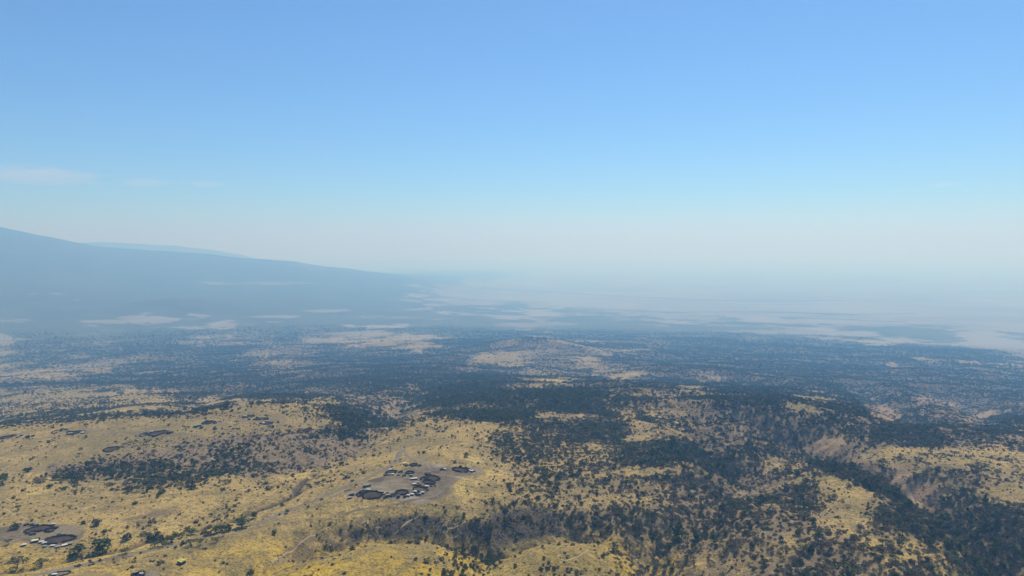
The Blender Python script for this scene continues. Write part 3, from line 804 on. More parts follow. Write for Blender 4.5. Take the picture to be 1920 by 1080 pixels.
for i in np.nonzero(single)[0]:
    k = kn[KIND[i]]
    letter = {'acacia': 'A', 'bush': 'B', 'grey': 'G', 'tall': 'L'}[k]
    ph, lm = place_words(float(PU[i]), float(PV[i]))
    wp = float(wid[i]) / PRr[i] * FPX
    lb = ('broad ', '', 'little ')[0 if wp >= 11 else 1 if wp >= 7 else 2] + {'A': 'acacia', 'B': 'dark bush', 'G': 'grey bush', 'L': 'leafy tree'}[letter] + ' amid scrub ' + ph
    if len(lb.split()) > 16: lb = lb.replace(' amid scrub', '')
    plant(k, Vector((PX[i], PY[i], PZ_[i] - .05)), float(wid[i]), float(rng.uniform(0, 6.28)), lb, 'plants alike: ' + lb, float(rng.uniform(.8, 1.2)))

# the rest as masses: points that carry one of the plant meshes each
def proto(pair, name):
    bmx = bmesh.new()
    bmx.from_mesh(pair[1]); nf = len(bmx.faces)
    bmx.from_mesh(pair[0])
    bmx.faces.ensure_lookup_table()
    for f in bmx.faces[nf:]: f.material_index = 1
    me = bpy.data.meshes.new(name); bmx.to_mesh(me); bmx.free()
    me.materials.append(pair[1].materials[0]); me.materials.append(pair[0].materials[0])
    return bpy.data.objects.new(name, me)

def scatter(name, label, x, y, z, s, sz, protos):
    n = len(x)
    me = bpy.data.meshes.new(name)
    me.vertices.add(n)
    me.vertices.foreach_set('co', np.stack([x, y, z], -1).astype(np.float32).ravel())
    for nm, dt, vals in (('rz', 'FLOAT', rng.uniform(0, 6.28, n)), ('variant', 'INT', rng.integers(0, len(protos), n))):
        a = me.attributes.new(nm, dt, 'POINT'); a.data.foreach_set('value', vals.astype(np.float32 if dt == 'FLOAT' else np.int32))
    a = me.attributes.new('size', 'FLOAT_VECTOR', 'POINT'); a.data.foreach_set('vector', np.stack([s, s, s * sz], -1).astype(np.float32).ravel())
    o = bpy.data.objects.new(name, me); C.objects.link(o)
    o['kind'] = 'stuff'; o['label'] = label
    ng = bpy.data.node_groups.new(name, 'GeometryNodeTree')
    ng.interface.new_socket('Geometry', in_out='INPUT', socket_type='NodeSocketGeometry')
    ng.interface.new_socket('Geometry', in_out='OUTPUT', socket_type='NodeSocketGeometry')
    N, L = ng.nodes, ng.links
    gi_, go = N.new('NodeGroupInput'), N.new('NodeGroupOutput')
    join = N.new('GeometryNodeJoinGeometry')
    def attr(nm, ty):
        d = N.new('GeometryNodeInputNamedAttribute'); d.data_type = ty; d.inputs['Name'].default_value = nm
        return d.outputs['Attribute']
    va, ra, sa = attr('variant', 'INT'), attr('rz', 'FLOAT'), attr('size', 'FLOAT_VECTOR')
    cx = N.new('ShaderNodeCombineXYZ'); L.new(ra, cx.inputs[2])
    for i, po in enumerate(protos):
        cmp_ = N.new('FunctionNodeCompare'); cmp_.data_type = 'INT'; cmp_.operation = 'EQUAL'
        ints = [s_ for s_ in cmp_.inputs if s_.type == 'INT']
        L.new(va, ints[0]); ints[1].default_value = i
        iop = N.new('GeometryNodeInstanceOnPoints')
        oi = N.new('GeometryNodeObjectInfo'); oi.inputs['Object'].default_value = po; oi.inputs['As Instance'].default_value = True
        L.new(gi_.outputs[0], iop.inputs['Points']); L.new(cmp_.outputs[0], iop.inputs['Selection'])
        L.new(oi.outputs['Geometry'], iop.inputs['Instance']); L.new(cx.outputs[0], iop.inputs['Rotation']); L.new(sa, iop.inputs['Scale'])
        L.new(iop.outputs[0], join.inputs[0])
    L.new(join.outputs[0], go.inputs[0])
    md = o.modifiers.new('plants', 'NODES'); md.node_group = ng
    return o

rest = ok & ~single
for ki, k in enumerate(kn):
    m = rest & (KIND == ki)
    nm, lb = {'acacia': ('acacia_woodland', 'flat-topped acacia woodland covering the middle distance'), 'bush': ('thorn_bushland', 'dark thorn bushland spread over slopes and plain'),
              'grey': ('leafless_scrub', 'grey brown leafless scrub on the slopes'), 'tall': ('gorge_trees', 'leafy trees filling the gorges and stream beds')}[k]
    scatter(nm, lb, PX[m], PY[m], PZ_[m] - .1, SC[m], rng.uniform(.8, 1.2, int(m.sum())), [proto(p, NAMES[k][0]) for p in KINDS[k]])
print('PLANTS', nP, {k: int((rest & (KIND == i)).sum()) for i, k in enumerate(kn)}, count)

# low shrubs, tussocks and stones of the near grassland
SHR = [bush(500 + i, 5, 9, .55, .8, M_SHRUB, 0, .2) for i in range(3)] 
x, y, r = ring_points(580, 1750, 1 / 40)
den = .05 + .75 * np.clip(fbm(x, y, 55, 3, 71) * .9 + .15, 0, 1)
den = den * (1 - .7 * sstep(1000, 1700, r)) + .7 * sample(SCRUB, x, y) * (sample(TREE, x, y) < .8)
den *= np.clip(1 - 2.2 * sample(BARE, x, y), 0, 1)
kp = rng.uniform(0, 1, len(x)) < den
x, y = x[kp], y[kp]
z = height(x, y)
sc_ = np.exp(rng.normal(-.25, .45, len(x)))
scatter('low_shrubs', 'tiny dry shrubs and tussocks dotted over the grass', x, y, z - .05, sc_, rng.uniform(.7, 1.2, len(x)), [proto(p, 'low_shrub') for p in SHR])
print('SHRUBS', len(x))
M_STONE, t_, bs_ = new_mat('dark_stone', .9)
q = NB(t_)
q.link(q.mix(q.noise(q.n('ShaderNodeNewGeometry').outputs['Position'], .8, 3), (.035, .032, .028), (.10, .09, .075)), bs_.inputs['Base Color'])
def stone(seed):
    rg = np.random.default_rng(seed)
    bmx = bmesh.new(); bmesh.ops.create_icosphere(bmx, subdivisions=1, radius=1)
    for v in bmx.verts: v.co = Vector((v.co.x * 1.2, v.co.y, v.co.z * .7)) * float(rg.uniform(.7, 1.15))
    me = bpy.data.meshes.new('stone'); bmx.to_mesh(me); bmx.free(); me.materials.append(M_STONE)
    return bpy.data.objects.new('stone', me)
x, y, r = ring_points(600, 1000, 1 / 14)
kp = rng.uniform(0, 1, len(x)) < sample(ROCK_SHADE, x, y) * np.clip(.45 + 1.2 * fbm(x, y, 22, 3, 81), 0, 1)
x, y = x[kp], y[kp]
scatter('ravine_stones', 'dark lava stones strewn on the ravine bank', x, y, height(x, y), np.exp(rng.normal(-.25, .4, len(x))), rng.uniform(.7, 1.4, len(x)), [stone(600 + i) for i in range(3)])

# ------------------------------------------------------------------ tracks and footpaths (sheets laid just over the ground)
def cat_rom(P, step):
    out = []
    n = len(P)
    for i in range(n - 1):
        p0, p1, p2, p3 = P[max(i - 1, 0)], P[i], P[i + 1], P[min(i + 2, n - 1)]
        k = max(2, int((p2 - p1).length / step))
        for j in range(k):
            t = j / k
            out.append(0.5 * ((2 * p1) + (p2 - p0) * t + (2 * p0 - 5 * p1 + 4 * p2 - p3) * t * t + (3 * p1 - p0 - 3 * p2 + p3) * t ** 3))
    out.append(P[-1])
    return out

def soil_mat(name, c1, c2, scale=.25):
    m, t, bs = new_mat(name, 1.0)
    q = NB(t)
    ps = q.n('ShaderNodeNewGeometry').outputs['Position']
    q.link(q.mix(q.step(q.math('ADD', q.math('MULTIPLY', q.noise(ps, scale, 4, .65), .6), q.math('MULTIPLY', q.noise(ps, scale * .12, 3), .4)), .38, .62), c1, c2), bs.inputs['Base Color'])
    return m
M_TRACK = soil_mat('track_soil', (.135, .112, .08), (.20, .165, .112))
M_PATH = soil_mat('path_dust', (.30, .235, .12), (.42, .33, .17))
M_SAND = soil_mat('ravine_sand', (.34, .24, .13), (.46, .33, .19))

def ribbon(name, label, pts, width, mat, lift=.10):
    P = [Vector((*at(u, v)[:2], 0)) for u, v in pts]
    line = cat_rom(P, 2.5)
    L = np.array([(p.x, p.y) for p in line])
    d = np.gradient(L, axis=0); d /= np.maximum(np.linalg.norm(d, axis=1, keepdims=True), 1e-6)
    nrm = np.stack([-d[:, 1], d[:, 0]], -1)
    s = np.arange(len(L)) * 2.5
    wob = fbm(s, s * 0 + len(pts) * 31.0, 40, 3, 91) * width * .5
    vs, fs = [], []
    ncol = 5
    for i in range(len(L)):
        w = width * (.5 + .22 * float(fbm(s[i:i + 1], s[i:i + 1] * 0 + 7.7, 14, 2, 92)[0]))
        w *= min(1, .15 + .12 * i, .15 + .12 * (len(L) - 1 - i))
        for c in range(ncol):
            k = (c / (ncol - 1) * 2 - 1) * w + wob[i]
            vs.append((L[i, 0] + nrm[i, 0] * k, L[i, 1] + nrm[i, 1] * k))
    A = np.array(vs)
    z = height(A[:, 0], A[:, 1]) + lift
    for i in range(len(L) - 1):
        for c in range(ncol - 1):
            a = i * ncol + c
            fs.append((a, a + ncol, a + ncol + 1, a + 1))
    o = link_mesh(name, [(x, y, zz) for (x, y), zz in zip(vs, z)], fs, mat, None, True)
    me = o.data
    if me.polygons[0].normal.z < 0: me.flip_normals()
    C.objects.link(o)
    o['kind'] = 'structure'; o['label'] = label
    return o

ribbon('dirt_road', 'wide grey dirt road climbing from the lower left to the main village', [(60, 1077), (130, 1065), (200, 1049), (290, 1030), (370, 1011), (430, 996), (475, 984), (520, 966), (560, 952), (600, 936), (640, 917), (680, 899), (720, 880), (745, 862), (756, 842)], 7.0, M_TRACK)
ribbon('dirt_road', 'second faint wheel track beside the dirt road', [(180, 1066), (260, 1052), (330, 1040), (400, 1016), (470, 994), (540, 966), (600, 944), (660, 912)], 1.3, M_TRACK)
ribbon('dirt_road', 'dark straight track across the left plateau', [(-20, 823), (60, 822), (130, 818), (200, 813), (275, 806)], 3.0, M_TRACK)
ribbon('dirt_road', 'track curving along the front of the main village', [(640, 962), (700, 951), (760, 940), (815, 929), (845, 905), (868, 893)], 2.6, M_TRACK)
ribbon('dirt_road', 'track leaving the back of the main village towards the ridge', [(757, 842), (765, 855), (780, 864), (800, 872), (806, 884)], 3.0, M_TRACK)
for lb, pts in (('pale footpath down the slope in front of the main village', [(506, 1064), (530, 1041), (560, 1020), (585, 1004), (610, 990), (635, 976)]),
                ('short footpath in the dark rocky bank', [(735, 1001), (752, 988), (775, 973), (790, 962)]),
                ('footpath rising from the ravine to the grass', [(826, 1000), (850, 989), (868, 980), (880, 974)]),
                ('footpath curling past the left edge bushes', [(-10, 948), (8, 953), (30, 965), (60, 977)]), ('bent footpath at the left edge', [(6, 932), (18, 938), (27, 947), (26, 958)]),
                ('diagonal footpath on the left plateau', [(0, 882), (30, 866), (55, 852), (85, 845), (112, 837)]), ('footpath over the right golden hill', [(1046, 1058), (1070, 1048), (1090, 1039), (1108, 1026)]),
                ('footpath through the plateau scrub', [(385, 848), (400, 862), (412, 872)])):
    ribbon('footpath', lb, pts, 1.1, M_PATH)
ribbon('sandy_stream_bed', 'pale sandy stream bed at the bottom of the right-hand ravine', [(1655, 905), (1690, 925), (1715, 941), (1745, 956)], 6.0, M_SAND, .3)

# ------------------------------------------------------------------ cattle pens
M_BRUSH = soil_mat('thorn_brush', (.028, .024, .02), (.06, .05, .04), 1.2)
M_DUNG = soil_mat('dung_floor', (.042, .032, .025), (.07, .054, .04), .5)
M_OLD = soil_mat('old_dung_floor', (.075, .06, .046), (.11, .09, .068), .5)
M_EARTH = soil_mat('yard_earth', (.14, .11, .07), (.22, .17, .09), .5)

def pen(u, v, ru, rv, label, floor='dung', fence=1.7, thick=1.5, gap=True, arc=None, group=None):
    p = at(u, v)
    m = m_per_px(p)
    el = math.asin((CAM_Z - p.z) / (p - Vector((0, 0, CAM_Z))).length)
    rx = ru * m * .95
    ry = float(np.clip((at(u, v - rv) - at(u, v + rv)).length / 2, .45 * rx, 1.5 * rx))
    a0 = math.atan2(p.x, p.y)
    rg = np.random.default_rng(int(u * 31 + v * 7))
    o = thing('cattle_pen' if fence else 'old_pen_ring', label, 'cattle pen', p, -a0, 1.0, group)
    ca, sa = math.cos(-a0), math.sin(-a0)
    ph = rg.uniform(0, 6.28, 3)
    def rad(th): return 1 + .07 * math.sin(2 * th + ph[0]) + .055 * math.sin(3 * th + ph[1]) + .035 * math.sin(5 * th + ph[2]) + .025 * math.sin(9 * th + ph[0])
    def zof(x, y):
        wx, wy = p.x + x * ca - y * sa, p.y + x * sa + y * ca
        return float(height(np.array([wx]), np.array([wy]))[0]) - p.z
    if floor:
        vs, fs = [(0, 0, zof(0, 0) + .22)], []
        N = 40
        for q_ in (.15, .3, .45, .6, .75, .87, .97):
            for i in range(N):
                th = 2 * math.pi * i / N
                x, y = rx * rad(th) * math.cos(th) * q_, ry * rad(th) * math.sin(th) * q_
                vs.append((x, y, zof(x, y) + .22))
        for i in range(N):
            j = (i + 1) % N
            fs.append((0, 1 + i, 1 + j))
            for k_ in range(6): fs.append((1 + k_ * N + i, 1 + (k_ + 1) * N + i, 1 + (k_ + 1) * N + j, 1 + k_ * N + j))
        f = link_mesh('pen_floor', vs, fs, {'dung': M_DUNG, 'old': M_OLD, 'earth': M_EARTH}[floor], o)
        C.objects.link(f)
    if fence:
        circ = math.pi * (rx + ry)
        N = max(14, int(circ / 1.0))
        g0 = rg.uniform(3.4, 6.0)
        vs, fs = [], []
        prev = None
        for i in range(N + 1):
            th = 2 * math.pi * i / N
            span = 2.6 / max(rx, ry)
            open_ = (gap and abs((th - g0 + math.pi) % (2 * math.pi) - math.pi) < span * .5) or (arc and not (arc[0] <= math.degrees(th) % 360 <= arc[1]))
            if open_: prev = None; continue
            k = rad(th) * (1 + rg.normal(0, .012))
            x, y = rx * k * math.cos(th), ry * k * math.sin(th)
            L = math.hypot(x, y) + 1e-6
            nx, ny = x / L, y / L
            z = zof(x, y)
            t = thick * rg.uniform(.75, 1.2); h = fence * rg.uniform(.6, 1.05)
            row = len(vs)
            for kx, kz in ((-.55, -.3), (-.35, h * .7), (0.05, h), (.4, h * .6), (.6, -.3)):
                vs.append((x + nx * kx * t + rg.normal(0, .08), y + ny * kx * t + rg.normal(0, .08), z + kz + rg.normal(0, .07)))
            if prev is not None:
                for c in range(4): fs.append((prev + c, prev + c + 1, row + c + 1, row + c))
            prev = row
            for c in range(5):
                quad(vs, fs, (x + rg.normal(0, t * .35), y + rg.normal(0, t * .35), z + h * rg.uniform(.3, 1.05)), rg.uniform(.12, .3), rg, 0, 2.2)
        if fs:
            f = link_mesh('thorn_fence', vs, fs, M_BRUSH, o)
            C.objects.link(f); f['kind'] = 'stuff'
    return o

MV = [(697.5, 928, 19, 6.1, 'largest round pen with brown floor, at the front left of the main village', 'dung', 2.0, 1.9), (673.5, 928, 5.6, 3.4, 'small dark calf pen on the left flank of the largest pen', 'dung', 1.8, 1.6),
      (680, 923.6, 6.6, 2.4, 'narrow calf pen behind the left side of the largest pen', 'dung', 1.7, 1.4), (753.7, 923.8, 11.9, 3.8, 'dark thick-fenced pen in the front middle of the main village', 'dung', 2.1, 2.2),
      (787.6, 918, 13.2, 4.3, 'grey-floored pen open at the front, right of the dark middle pen', 'old', 1.5, 1.2), (804, 905, 10.6, 3.2, 'oval pen just in front of the wide right rear pen', 'dung', 1.8, 1.5),
      (811.7, 897.2, 13.4, 4.2, 'wide brown pen at the right rear of the main village', 'dung', 1.9, 1.6), (793.5, 898, 5.0, 2.3, 'small square calf pen left of the wide rear pen', 'dung', 1.7, 1.3),
      (733.4, 886, 9.4, 2.9, 'dark pen at the left rear with a row of huts before it', 'dung', 2.0, 1.8), (768, 887, 7.8, 2.3, 'neat oval pen in the middle of the rear row', 'dung', 1.8, 1.4),
      (775.4, 872, 7.0, 2.1, 'rearmost small pen behind the main village', 'dung', 1.9, 1.7), (863.4, 881.8, 13.8, 4.0, 'outlying round pen right of the main village', 'dung', 2.0, 1.7),
      (751, 886.5, 3.7, 3.0, 'tiny tight pen between the two rear pens', 'dung', 1.9, 1.4), (811.7, 911.7, 5.0, 1.7, 'thin little ring pen at the right edge of the village', 'earth', 1.1, .7),
      (721.2, 930.4, 6.6, 3.4, 'low curved yard fence right of the largest pen', None, 1.3, .8), (736.8, 929, 4.4, 2.4, 'small yard between the largest and the dark middle pen', 'earth', 1.4, .9),
      (783.5, 926.5, 4.6, 2.2, 'little yard between white huts in front of the grey pen', 'earth', 1.3, .9),
      (72.2, 992, 18.0, 4.8, 'long oval pen at the rear of the lower left huts', 'dung', 1.8, 1.5), (93.9, 994.5, 7.6, 3.0, 'small pen joined to the right end of the long oval pen', 'dung', 1.8, 1.4),
      (111, 1012.4, 20.5, 6.8, 'big dark round pen in the middle of the lower left huts', 'dung', 2.0, 2.0), (111, 1077.5, 14.5, 4.2, 'thin-fenced pen cut by the bottom left edge', 'earth', 1.3, .8),
      (208, 843, 11, 4.2, 'lone oval pen on the left plateau', 'dung', 1.9, 1.7), (296, 812.6, 14.3, 3.6, 'large round pen on the left plateau beside the dark track', 'dung', 2.0, 1.6),
      (270, 815.6, 6.8, 2.3, 'smaller pen left of the large plateau pen', 'dung', 1.8, 1.5), (140, 811.5, 9.5, 2.2, 'dark pen among the huddled huts of the far left', 'dung', 2.1, 2.0),
      (106, 810, 8, 2.0, 'half empty pale pen left of the huddled huts', 'earth', 1.5, 1.0), (12, 820, 11, 2.0, 'low dark pen at the left edge of the plateau', 'dung', 1.8, 1.5),
      (422, 755.6, 18, 2.0, 'long narrow pen on the plateau crest', 'dung', 1.8, 1.6), (466, 781, 11.5, 1.8, 'rear of three small pens on the plateau crest', 'dung', 1.6, 1.4),
      (490, 786, 12, 1.8, 'middle of three small pens on the plateau crest', 'dung', 1.7, 1.7), (500, 794, 12, 2.1, 'front of three small pens on the plateau crest', 'dung', 1.5, 1.2),
      (391, 793, 11, 2.1, 'low dark pen right of the green-roofed shed', 'dung', 1.8, 1.8), (350, 801.6, 4.6, 1.6, 'tiny yard left of the green-roofed shed', 'earth', 1.3, 1.0)]
for e in MV: pen(*e, group='thorn-fenced cattle pens')
for e in ((817.6, 884, 9.4, 1.8, 'faint grey ring of an old pen right of the rear row'), (706.3, 899.6, 15, 3.7, 'bare dark oval of an abandoned pen on the left of the main village'), (652, 919.6, 8, 2.1, 'faded grey patch of an old pen at the far left of the main village')):
    pen(*e, floor='old', fence=0, group='abandoned pens')

# ------------------------------------------------------------------ huts
def flat_mat(name, c1, c2, rough=.85, sc=.8):
    m = soil_mat(name, c1, c2, sc)
    m.node_tree.nodes['Principled BSDF'].inputs['Roughness'].default_value = rough
    return m
M_WALL = flat_mat('mud_wall', (.05, .04, .032), (.085, .07, .055))
ROOFM = {'W': flat_mat('white_sheet', (.42, .40, .36), (.58, .56, .52), .6), 'S': flat_mat('pale_grey_sheet', (.20, .195, .18), (.32, .31, .28), .6), 'D': flat_mat('dark_mud_roof', (.045, .04, .034), (.09, .078, .062)),
         'G': flat_mat('faded_green_sheet', (.13, .20, .16), (.22, .30, .25), .6), 'Y': flat_mat('yellow_sheet', (.40, .36, .07), (.50, .45, .12), .6), 'C': flat_mat('cream_sheet', (.58, .55, .30), (.68, .65, .40), .6)}
M_DOORWAY_SHADE = flat_mat('doorway_shade_dark', (.012, .010, .009), (.02, .017, .014))  # near-black colour stands in for the shade inside the open doorways

def outline(l, w, n=20, e=3.2):
    return [(math.copysign(abs(math.cos(t)) ** (2 / e), math.cos(t)) * l / 2, math.copysign(abs(math.sin(t)) ** (2 / e), math.sin(t)) * w / 2) for t in [2 * math.pi * i / n for i in range(n)]]

_hm = {}
def hut_meshes(kind, shape):
    if (kind, shape) in _hm: return _hm[(kind, shape)]
    l, w, h, rise, e = {'long': (4.6, 3.2, 1.5, .55, 4.0), 'round': (3.9, 3.5, 1.45, .75, 2.2), 'shed': (8.4, 3.2, 1.9, .5, 9.0), 'house': (6.0, 4.4, 2.2, .9, 7.0)}[shape]
    rg = np.random.default_rng(hash((ord(kind), len(shape))) % 9999)
    out = outline(l, w, 20, e); n = len(out)
    vs, fs = [], []
    for z, k in ((-.7, 1.0), (h * .5, 1.02), (h, .98)):
        vs += [(x * k, y * k, z) for x, y in out]
    for r in range(2):
        for i in range(n):
            j = (i + 1) % n
            fs.append((r * n + i, r * n + j, (r + 1) * n + j, (r + 1) * n + i))
    wm = mesh_of('wall', [Vector(v) for v in vs], fs, M_WALL)
    vs, fs = [], []
    if shape in ('shed', 'house'):                               # pitched roof of two slopes
        ov = .25
        for x in (-l / 2 - ov, -l / 6, l / 6, l / 2 + ov):
            for y, z in ((-w / 2 - ov, h - .08), (-w / 2 - ov, h + .03), (0, h + rise), (w / 2 + ov, h + .03), (w / 2 + ov, h - .08)):
                vs.append((x, y, z + rg.normal(0, .03)))
        for r in range(3):
            for c in range(5):
                d = (c + 1) % 5
                fs.append((r * 5 + c, (r + 1) * 5 + c, (r + 1) * 5 + d, r * 5 + d))
        fs.append(tuple(range(5))); fs.append(tuple(range(19, 14, -1)))
    else:                                                        # low rounded mud or sheeted roof
        rings = ((1.05, h - .12), (1.09, h + .02), (.94, h + rise * .45), (.66, h + rise * .8), (.3, h + rise))
        for k, z in rings: vs += [(x * k, y * k, z + rg.normal(0, .04)) for x, y in out]
        for r in range(len(rings) - 1):
            for i in range(n):
                j = (i + 1) % n
                fs.append((r * n + i, r * n + j, (r + 1) * n + j, (r + 1) * n + i))
        vs.append((0, 0, h + rise)); c = len(vs) - 1
        for i in range(n): fs.append(((len(rings) - 1) * n + i, (len(rings) - 1) * n + (i + 1) % n, c))
    rm = mesh_of('roof', [Vector(v) for v in vs], fs, ROOFM[kind])
    bmx = bmesh.new(); bmesh.ops.create_cube(bmx, size=1)
    for v in bmx.verts: v.co = Vector((v.co.x * .8 + l * .18, v.co.y * .3 - w * .5 + .07, v.co.z * 1.15 + .5))
    dm = bpy.data.meshes.new('doorway_shade'); bmx.to_mesh(dm); bmx.free(); dm.materials.append(M_DOORWAY_SHADE)
    _hm[(kind, shape)] = (wm, rm, dm)
    return _hm[(kind, shape)]

def hut(u, v, kind, label, shape='long', rot=None, wpx=None, group='huts of the thorn-fenced homesteads', name='mud_hut', cat='hut'):
    p = at(u, v)
    rz = (-math.atan2(p.x, p.y) + random.uniform(-.5, .5)) if rot is None else rot
    base = {'long': 4.6, 'round': 3.9, 'shed': 8.4, 'house': 6.0}[shape]
    s = (wpx * m_per_px(p) / base) if wpx else random.uniform(.9, 1.12)
    wm, rm, dm = hut_meshes(kind, shape)
    o = thing(name, label, cat, p, rz, (s, s, max(s, .95)), group)
    part('wall', wm, o); part('roof', rm, o); part('doorway_shade', dm, o)
    return o
def z5(x, y): return 640 + x * .1354, 860 + y * .1354
def z6(x, y): return x / 9, 960 + y / 9
for x, y, k, lb, sh in ((375, 440, 'W', 'white-roofed hut close behind the largest round pen', 'long'), (680, 163, 'W', 'white-roofed hut behind the left rear pen', 'round'),
        (608, 234, 'D', 'dark hut at the left end of the row before the left rear pen', 'long'), (660, 228, 'G', 'pale green hut in the middle of the row before the left rear pen', 'long'), (712, 225, 'W', 'white hut at the right end of the row before the left rear pen', 'long'),
        (795, 229, 'S', 'grey-roofed hut in front of the tiny tight pen', 'long'), (870, 240, 'D', 'dark hut left of the neat oval pen, near its front', 'long'), (967, 240, 'S', 'grey hut right in front of the neat oval pen', 'long'),
        (875, 75, 'W', 'white-roofed hut left of the rearmost pen', 'long'), (905, 100, 'D', 'dark hut at the left front of the rearmost pen', 'long'), (1085, 100, 'D', 'dark hut right of the rearmost pen', 'long'),
        (978, 291, 'W', 'left white hut of the pair in the open village yard', 'long'), (1022, 288, 'W', 'right white hut of the pair in the open village yard', 'long'),
        (1048, 342, 'S', 'grey-roofed hut behind the grey-floored pen', 'long'), (1013, 363, 'W', 'white-roofed hut at the left rear of the grey-floored pen', 'long'), (1068, 380, 'D', 'bulky dark hut at the back fence of the grey-floored pen', 'house'),
        (1105, 392, 'D', 'left dark hut inside the back of the grey-floored pen', 'round'), (1140, 402, 'D', 'right dark hut inside the back of the grey-floored pen', 'round'), (1181, 393, 'W', 'white-roofed hut at the right rear of the grey-floored pen', 'long'),
        (1195, 226, 'D', 'tall dark hut behind the wide right rear pen', 'house'), (1392, 152, 'D', 'dark hut beside the faint old pen ring', 'long'), (1426, 154, 'W', 'white-topped hut beside the faint old pen ring', 'long'),
        (1648, 114, 'D', 'dark hut behind the outlying round pen', 'round'), (1725, 132, 'D', 'dark hut at the right rear of the outlying pen', 'round'), (1770, 139, 'S', 'rear grey hut right of the outlying pen', 'long'),
        (1785, 162, 'S', 'middle grey hut right of the outlying pen', 'long'), (1800, 182, 'W', 'white hut at the right front of the outlying pen', 'long'), (1834, 174, 'S', 'farthest right grey hut of the outlying pen', 'long'),
        (1020, 465, 'W', 'white hut at the left front of the grey-floored pen', 'long'), (1122, 478, 'W', 'white hut at the right end of the front row', 'long'), (1052, 500, 'D', 'dark hut on the left of the little front yard', 'round'), (1087, 499, 'S', 'grey hut on the right of the little front yard', 'round'),
        (978, 503, 'W', 'bright white hut right in front of the dark middle pen', 'long'), (926, 518, 'W', 'white hut in the front row below the dark middle pen', 'long'), (880, 530, 'D', 'dark hut beside the white one below the dark middle pen', 'round'), (790, 532, 'D', 'round dark hut standing alone before the dark middle pen', 'round'),
        (640, 489, 'D', 'dark hut behind the low curved yard fence', 'round'), (640, 516, 'S', 'grey hut inside the low curved yard fence', 'long'), (688, 518, 'D', 'dark hut at the left of the small middle yard', 'long'), (715, 498, 'D', 'dark hut at the rear of the small middle yard', 'round'),
        (133, 502, 'S', 'rear grey hut left of the largest pen', 'long'), (160, 508, 'D', 'dark hut nearest the left flank of the largest pen', 'round'), (118, 552, 'S', 'front grey hut at the lower left corner of the main village', 'long'),
        (345, 386, 'G', 'dull green house left of the abandoned pen ring front', 'house'), (384, 380, 'D', 'dark hut attached right of the dull green house', 'long'), (562, 470, 'S', 'small pale hut at the right rear of the largest pen', 'round')):
    u, v = z5(x, y)
    hut(u, v, k, lb, sh)
for x, y, k, lb, sh in ((450, 221, 'D', 'dark hut behind the left end of the long oval pen', 'long'), (550, 222, 'D', 'dark hut behind the middle of the long oval pen', 'long'), (612, 222, 'G', 'greenish hut behind the long oval pen', 'long'), (897, 217, 'W', 'white-roofed hut at the right rear of the long oval pen', 'long'),
        (947, 272, 'D', 'dark hut right of the small joined pen', 'long'), (466, 362, 'D', 'round dark hut in front of the long oval pen, on the left', 'round'), (522, 378, 'D', 'left dark hut in front of the long oval pen', 'round'), (566, 380, 'D', 'right dark hut in front of the long oval pen', 'long'),
        (590, 505, 'C', 'large cream-roofed hut left of the big dark pen', 'house'), (630, 466, 'D', 'dark hut behind the large cream-roofed hut', 'long'), (700, 520, 'W', 'rear white hut right of the cream-roofed hut', 'long'), (748, 538, 'W', 'front white hut right of the cream-roofed hut', 'long'),
        (750, 596, 'G', 'pale green hut below the two white huts', 'round'), (887, 584, 'W', 'white hut at the left front of the big dark pen', 'long'), (970, 602, 'S', 'grey hut at the front of the big dark pen', 'long'), (1088, 578, 'W', 'white hut at the right front of the big dark pen', 'long'),
        (1180, 550, 'S', 'grey hut farthest right of the big dark pen', 'long'), (398, 572, 'W', 'lone white hut left of the big dark pen', 'long'), (1000, 395, 'D', 'dark hut against the rear fence of the big dark pen', 'long'), (1052, 388, 'G', 'greenish hut at the right rear of the big dark pen', 'round'),
        (915, 1070, 'W', 'white hut at the very bottom edge in the thin-fenced pen', 'long')):
    u, v = z6(x, y)
    hut(u, v, k, lb, sh)
for u, v, k, lb, sh, w in ((33, 820, 'S', 'grey hut right of the pen at the left edge of the plateau', 'long', 5), (52, 819.5, 'D', 'dark hut in the row right of the left edge pen', 'long', 6), (62, 818, 'D', 'last dark hut of the row right of the left edge pen', 'long', 5), (40, 817.5, 'D', 'dark hut behind the row at the left edge of the plateau', 'long', 4.5),
        (116, 806, 'D', 'left dark hut behind the pale half empty pen', 'long', 5), (124, 806, 'D', 'right dark hut behind the pale half empty pen', 'long', 5), (129, 811, 'D', 'dark hut at the left of the huddled huts', 'round', 6), (148, 811, 'D', 'dark hut at the right of the huddled huts', 'round', 6), (155, 812.6, 'W', 'white hut at the right end of the huddled huts', 'long', 6), (131, 814.5, 'S', 'grey hut in front of the huddled huts', 'long', 7),
        (284, 810.2, 'W', 'white hut at the left rear of the large plateau pen', 'long', 5), (317, 812.5, 'D', 'dark hut right of the large plateau pen', 'long', 8), (322, 811, 'D', 'farther dark hut right of the large plateau pen', 'long', 5), (266, 818, 'S', 'grey hut before the smaller plateau pen', 'long', 5), (290, 818.2, 'D', 'dark low hut before the large plateau pen', 'long', 8),
        (460, 781.5, 'W', 'white hut in the rear crest pen', 'long', 5), (494, 794.4, 'W', 'white hut in the front crest pen', 'long', 5), (482, 783.6, 'D', 'dark hut behind the middle crest pen', 'round', 4), (467, 786.8, 'D', 'low dark hut left of the middle crest pen', 'long', 5), (388, 791.5, 'D', 'dark hut at the rear of the low pen near the green shed', 'long', 7), (404, 793.6, 'D', 'dark hut at the right end of the low pen near the green shed', 'long', 5)):
    hut(u, v, k, lb, sh, None, w)
hut(370, 799.6, 'G', 'long green-roofed shed on the plateau crest', 'shed', None, 12, None, 'shed', 'shed')
hut(340.5, 1056, 'Y', 'lone hut under a bright yellow roof on the golden slope', 'house', -.55, 12, None)
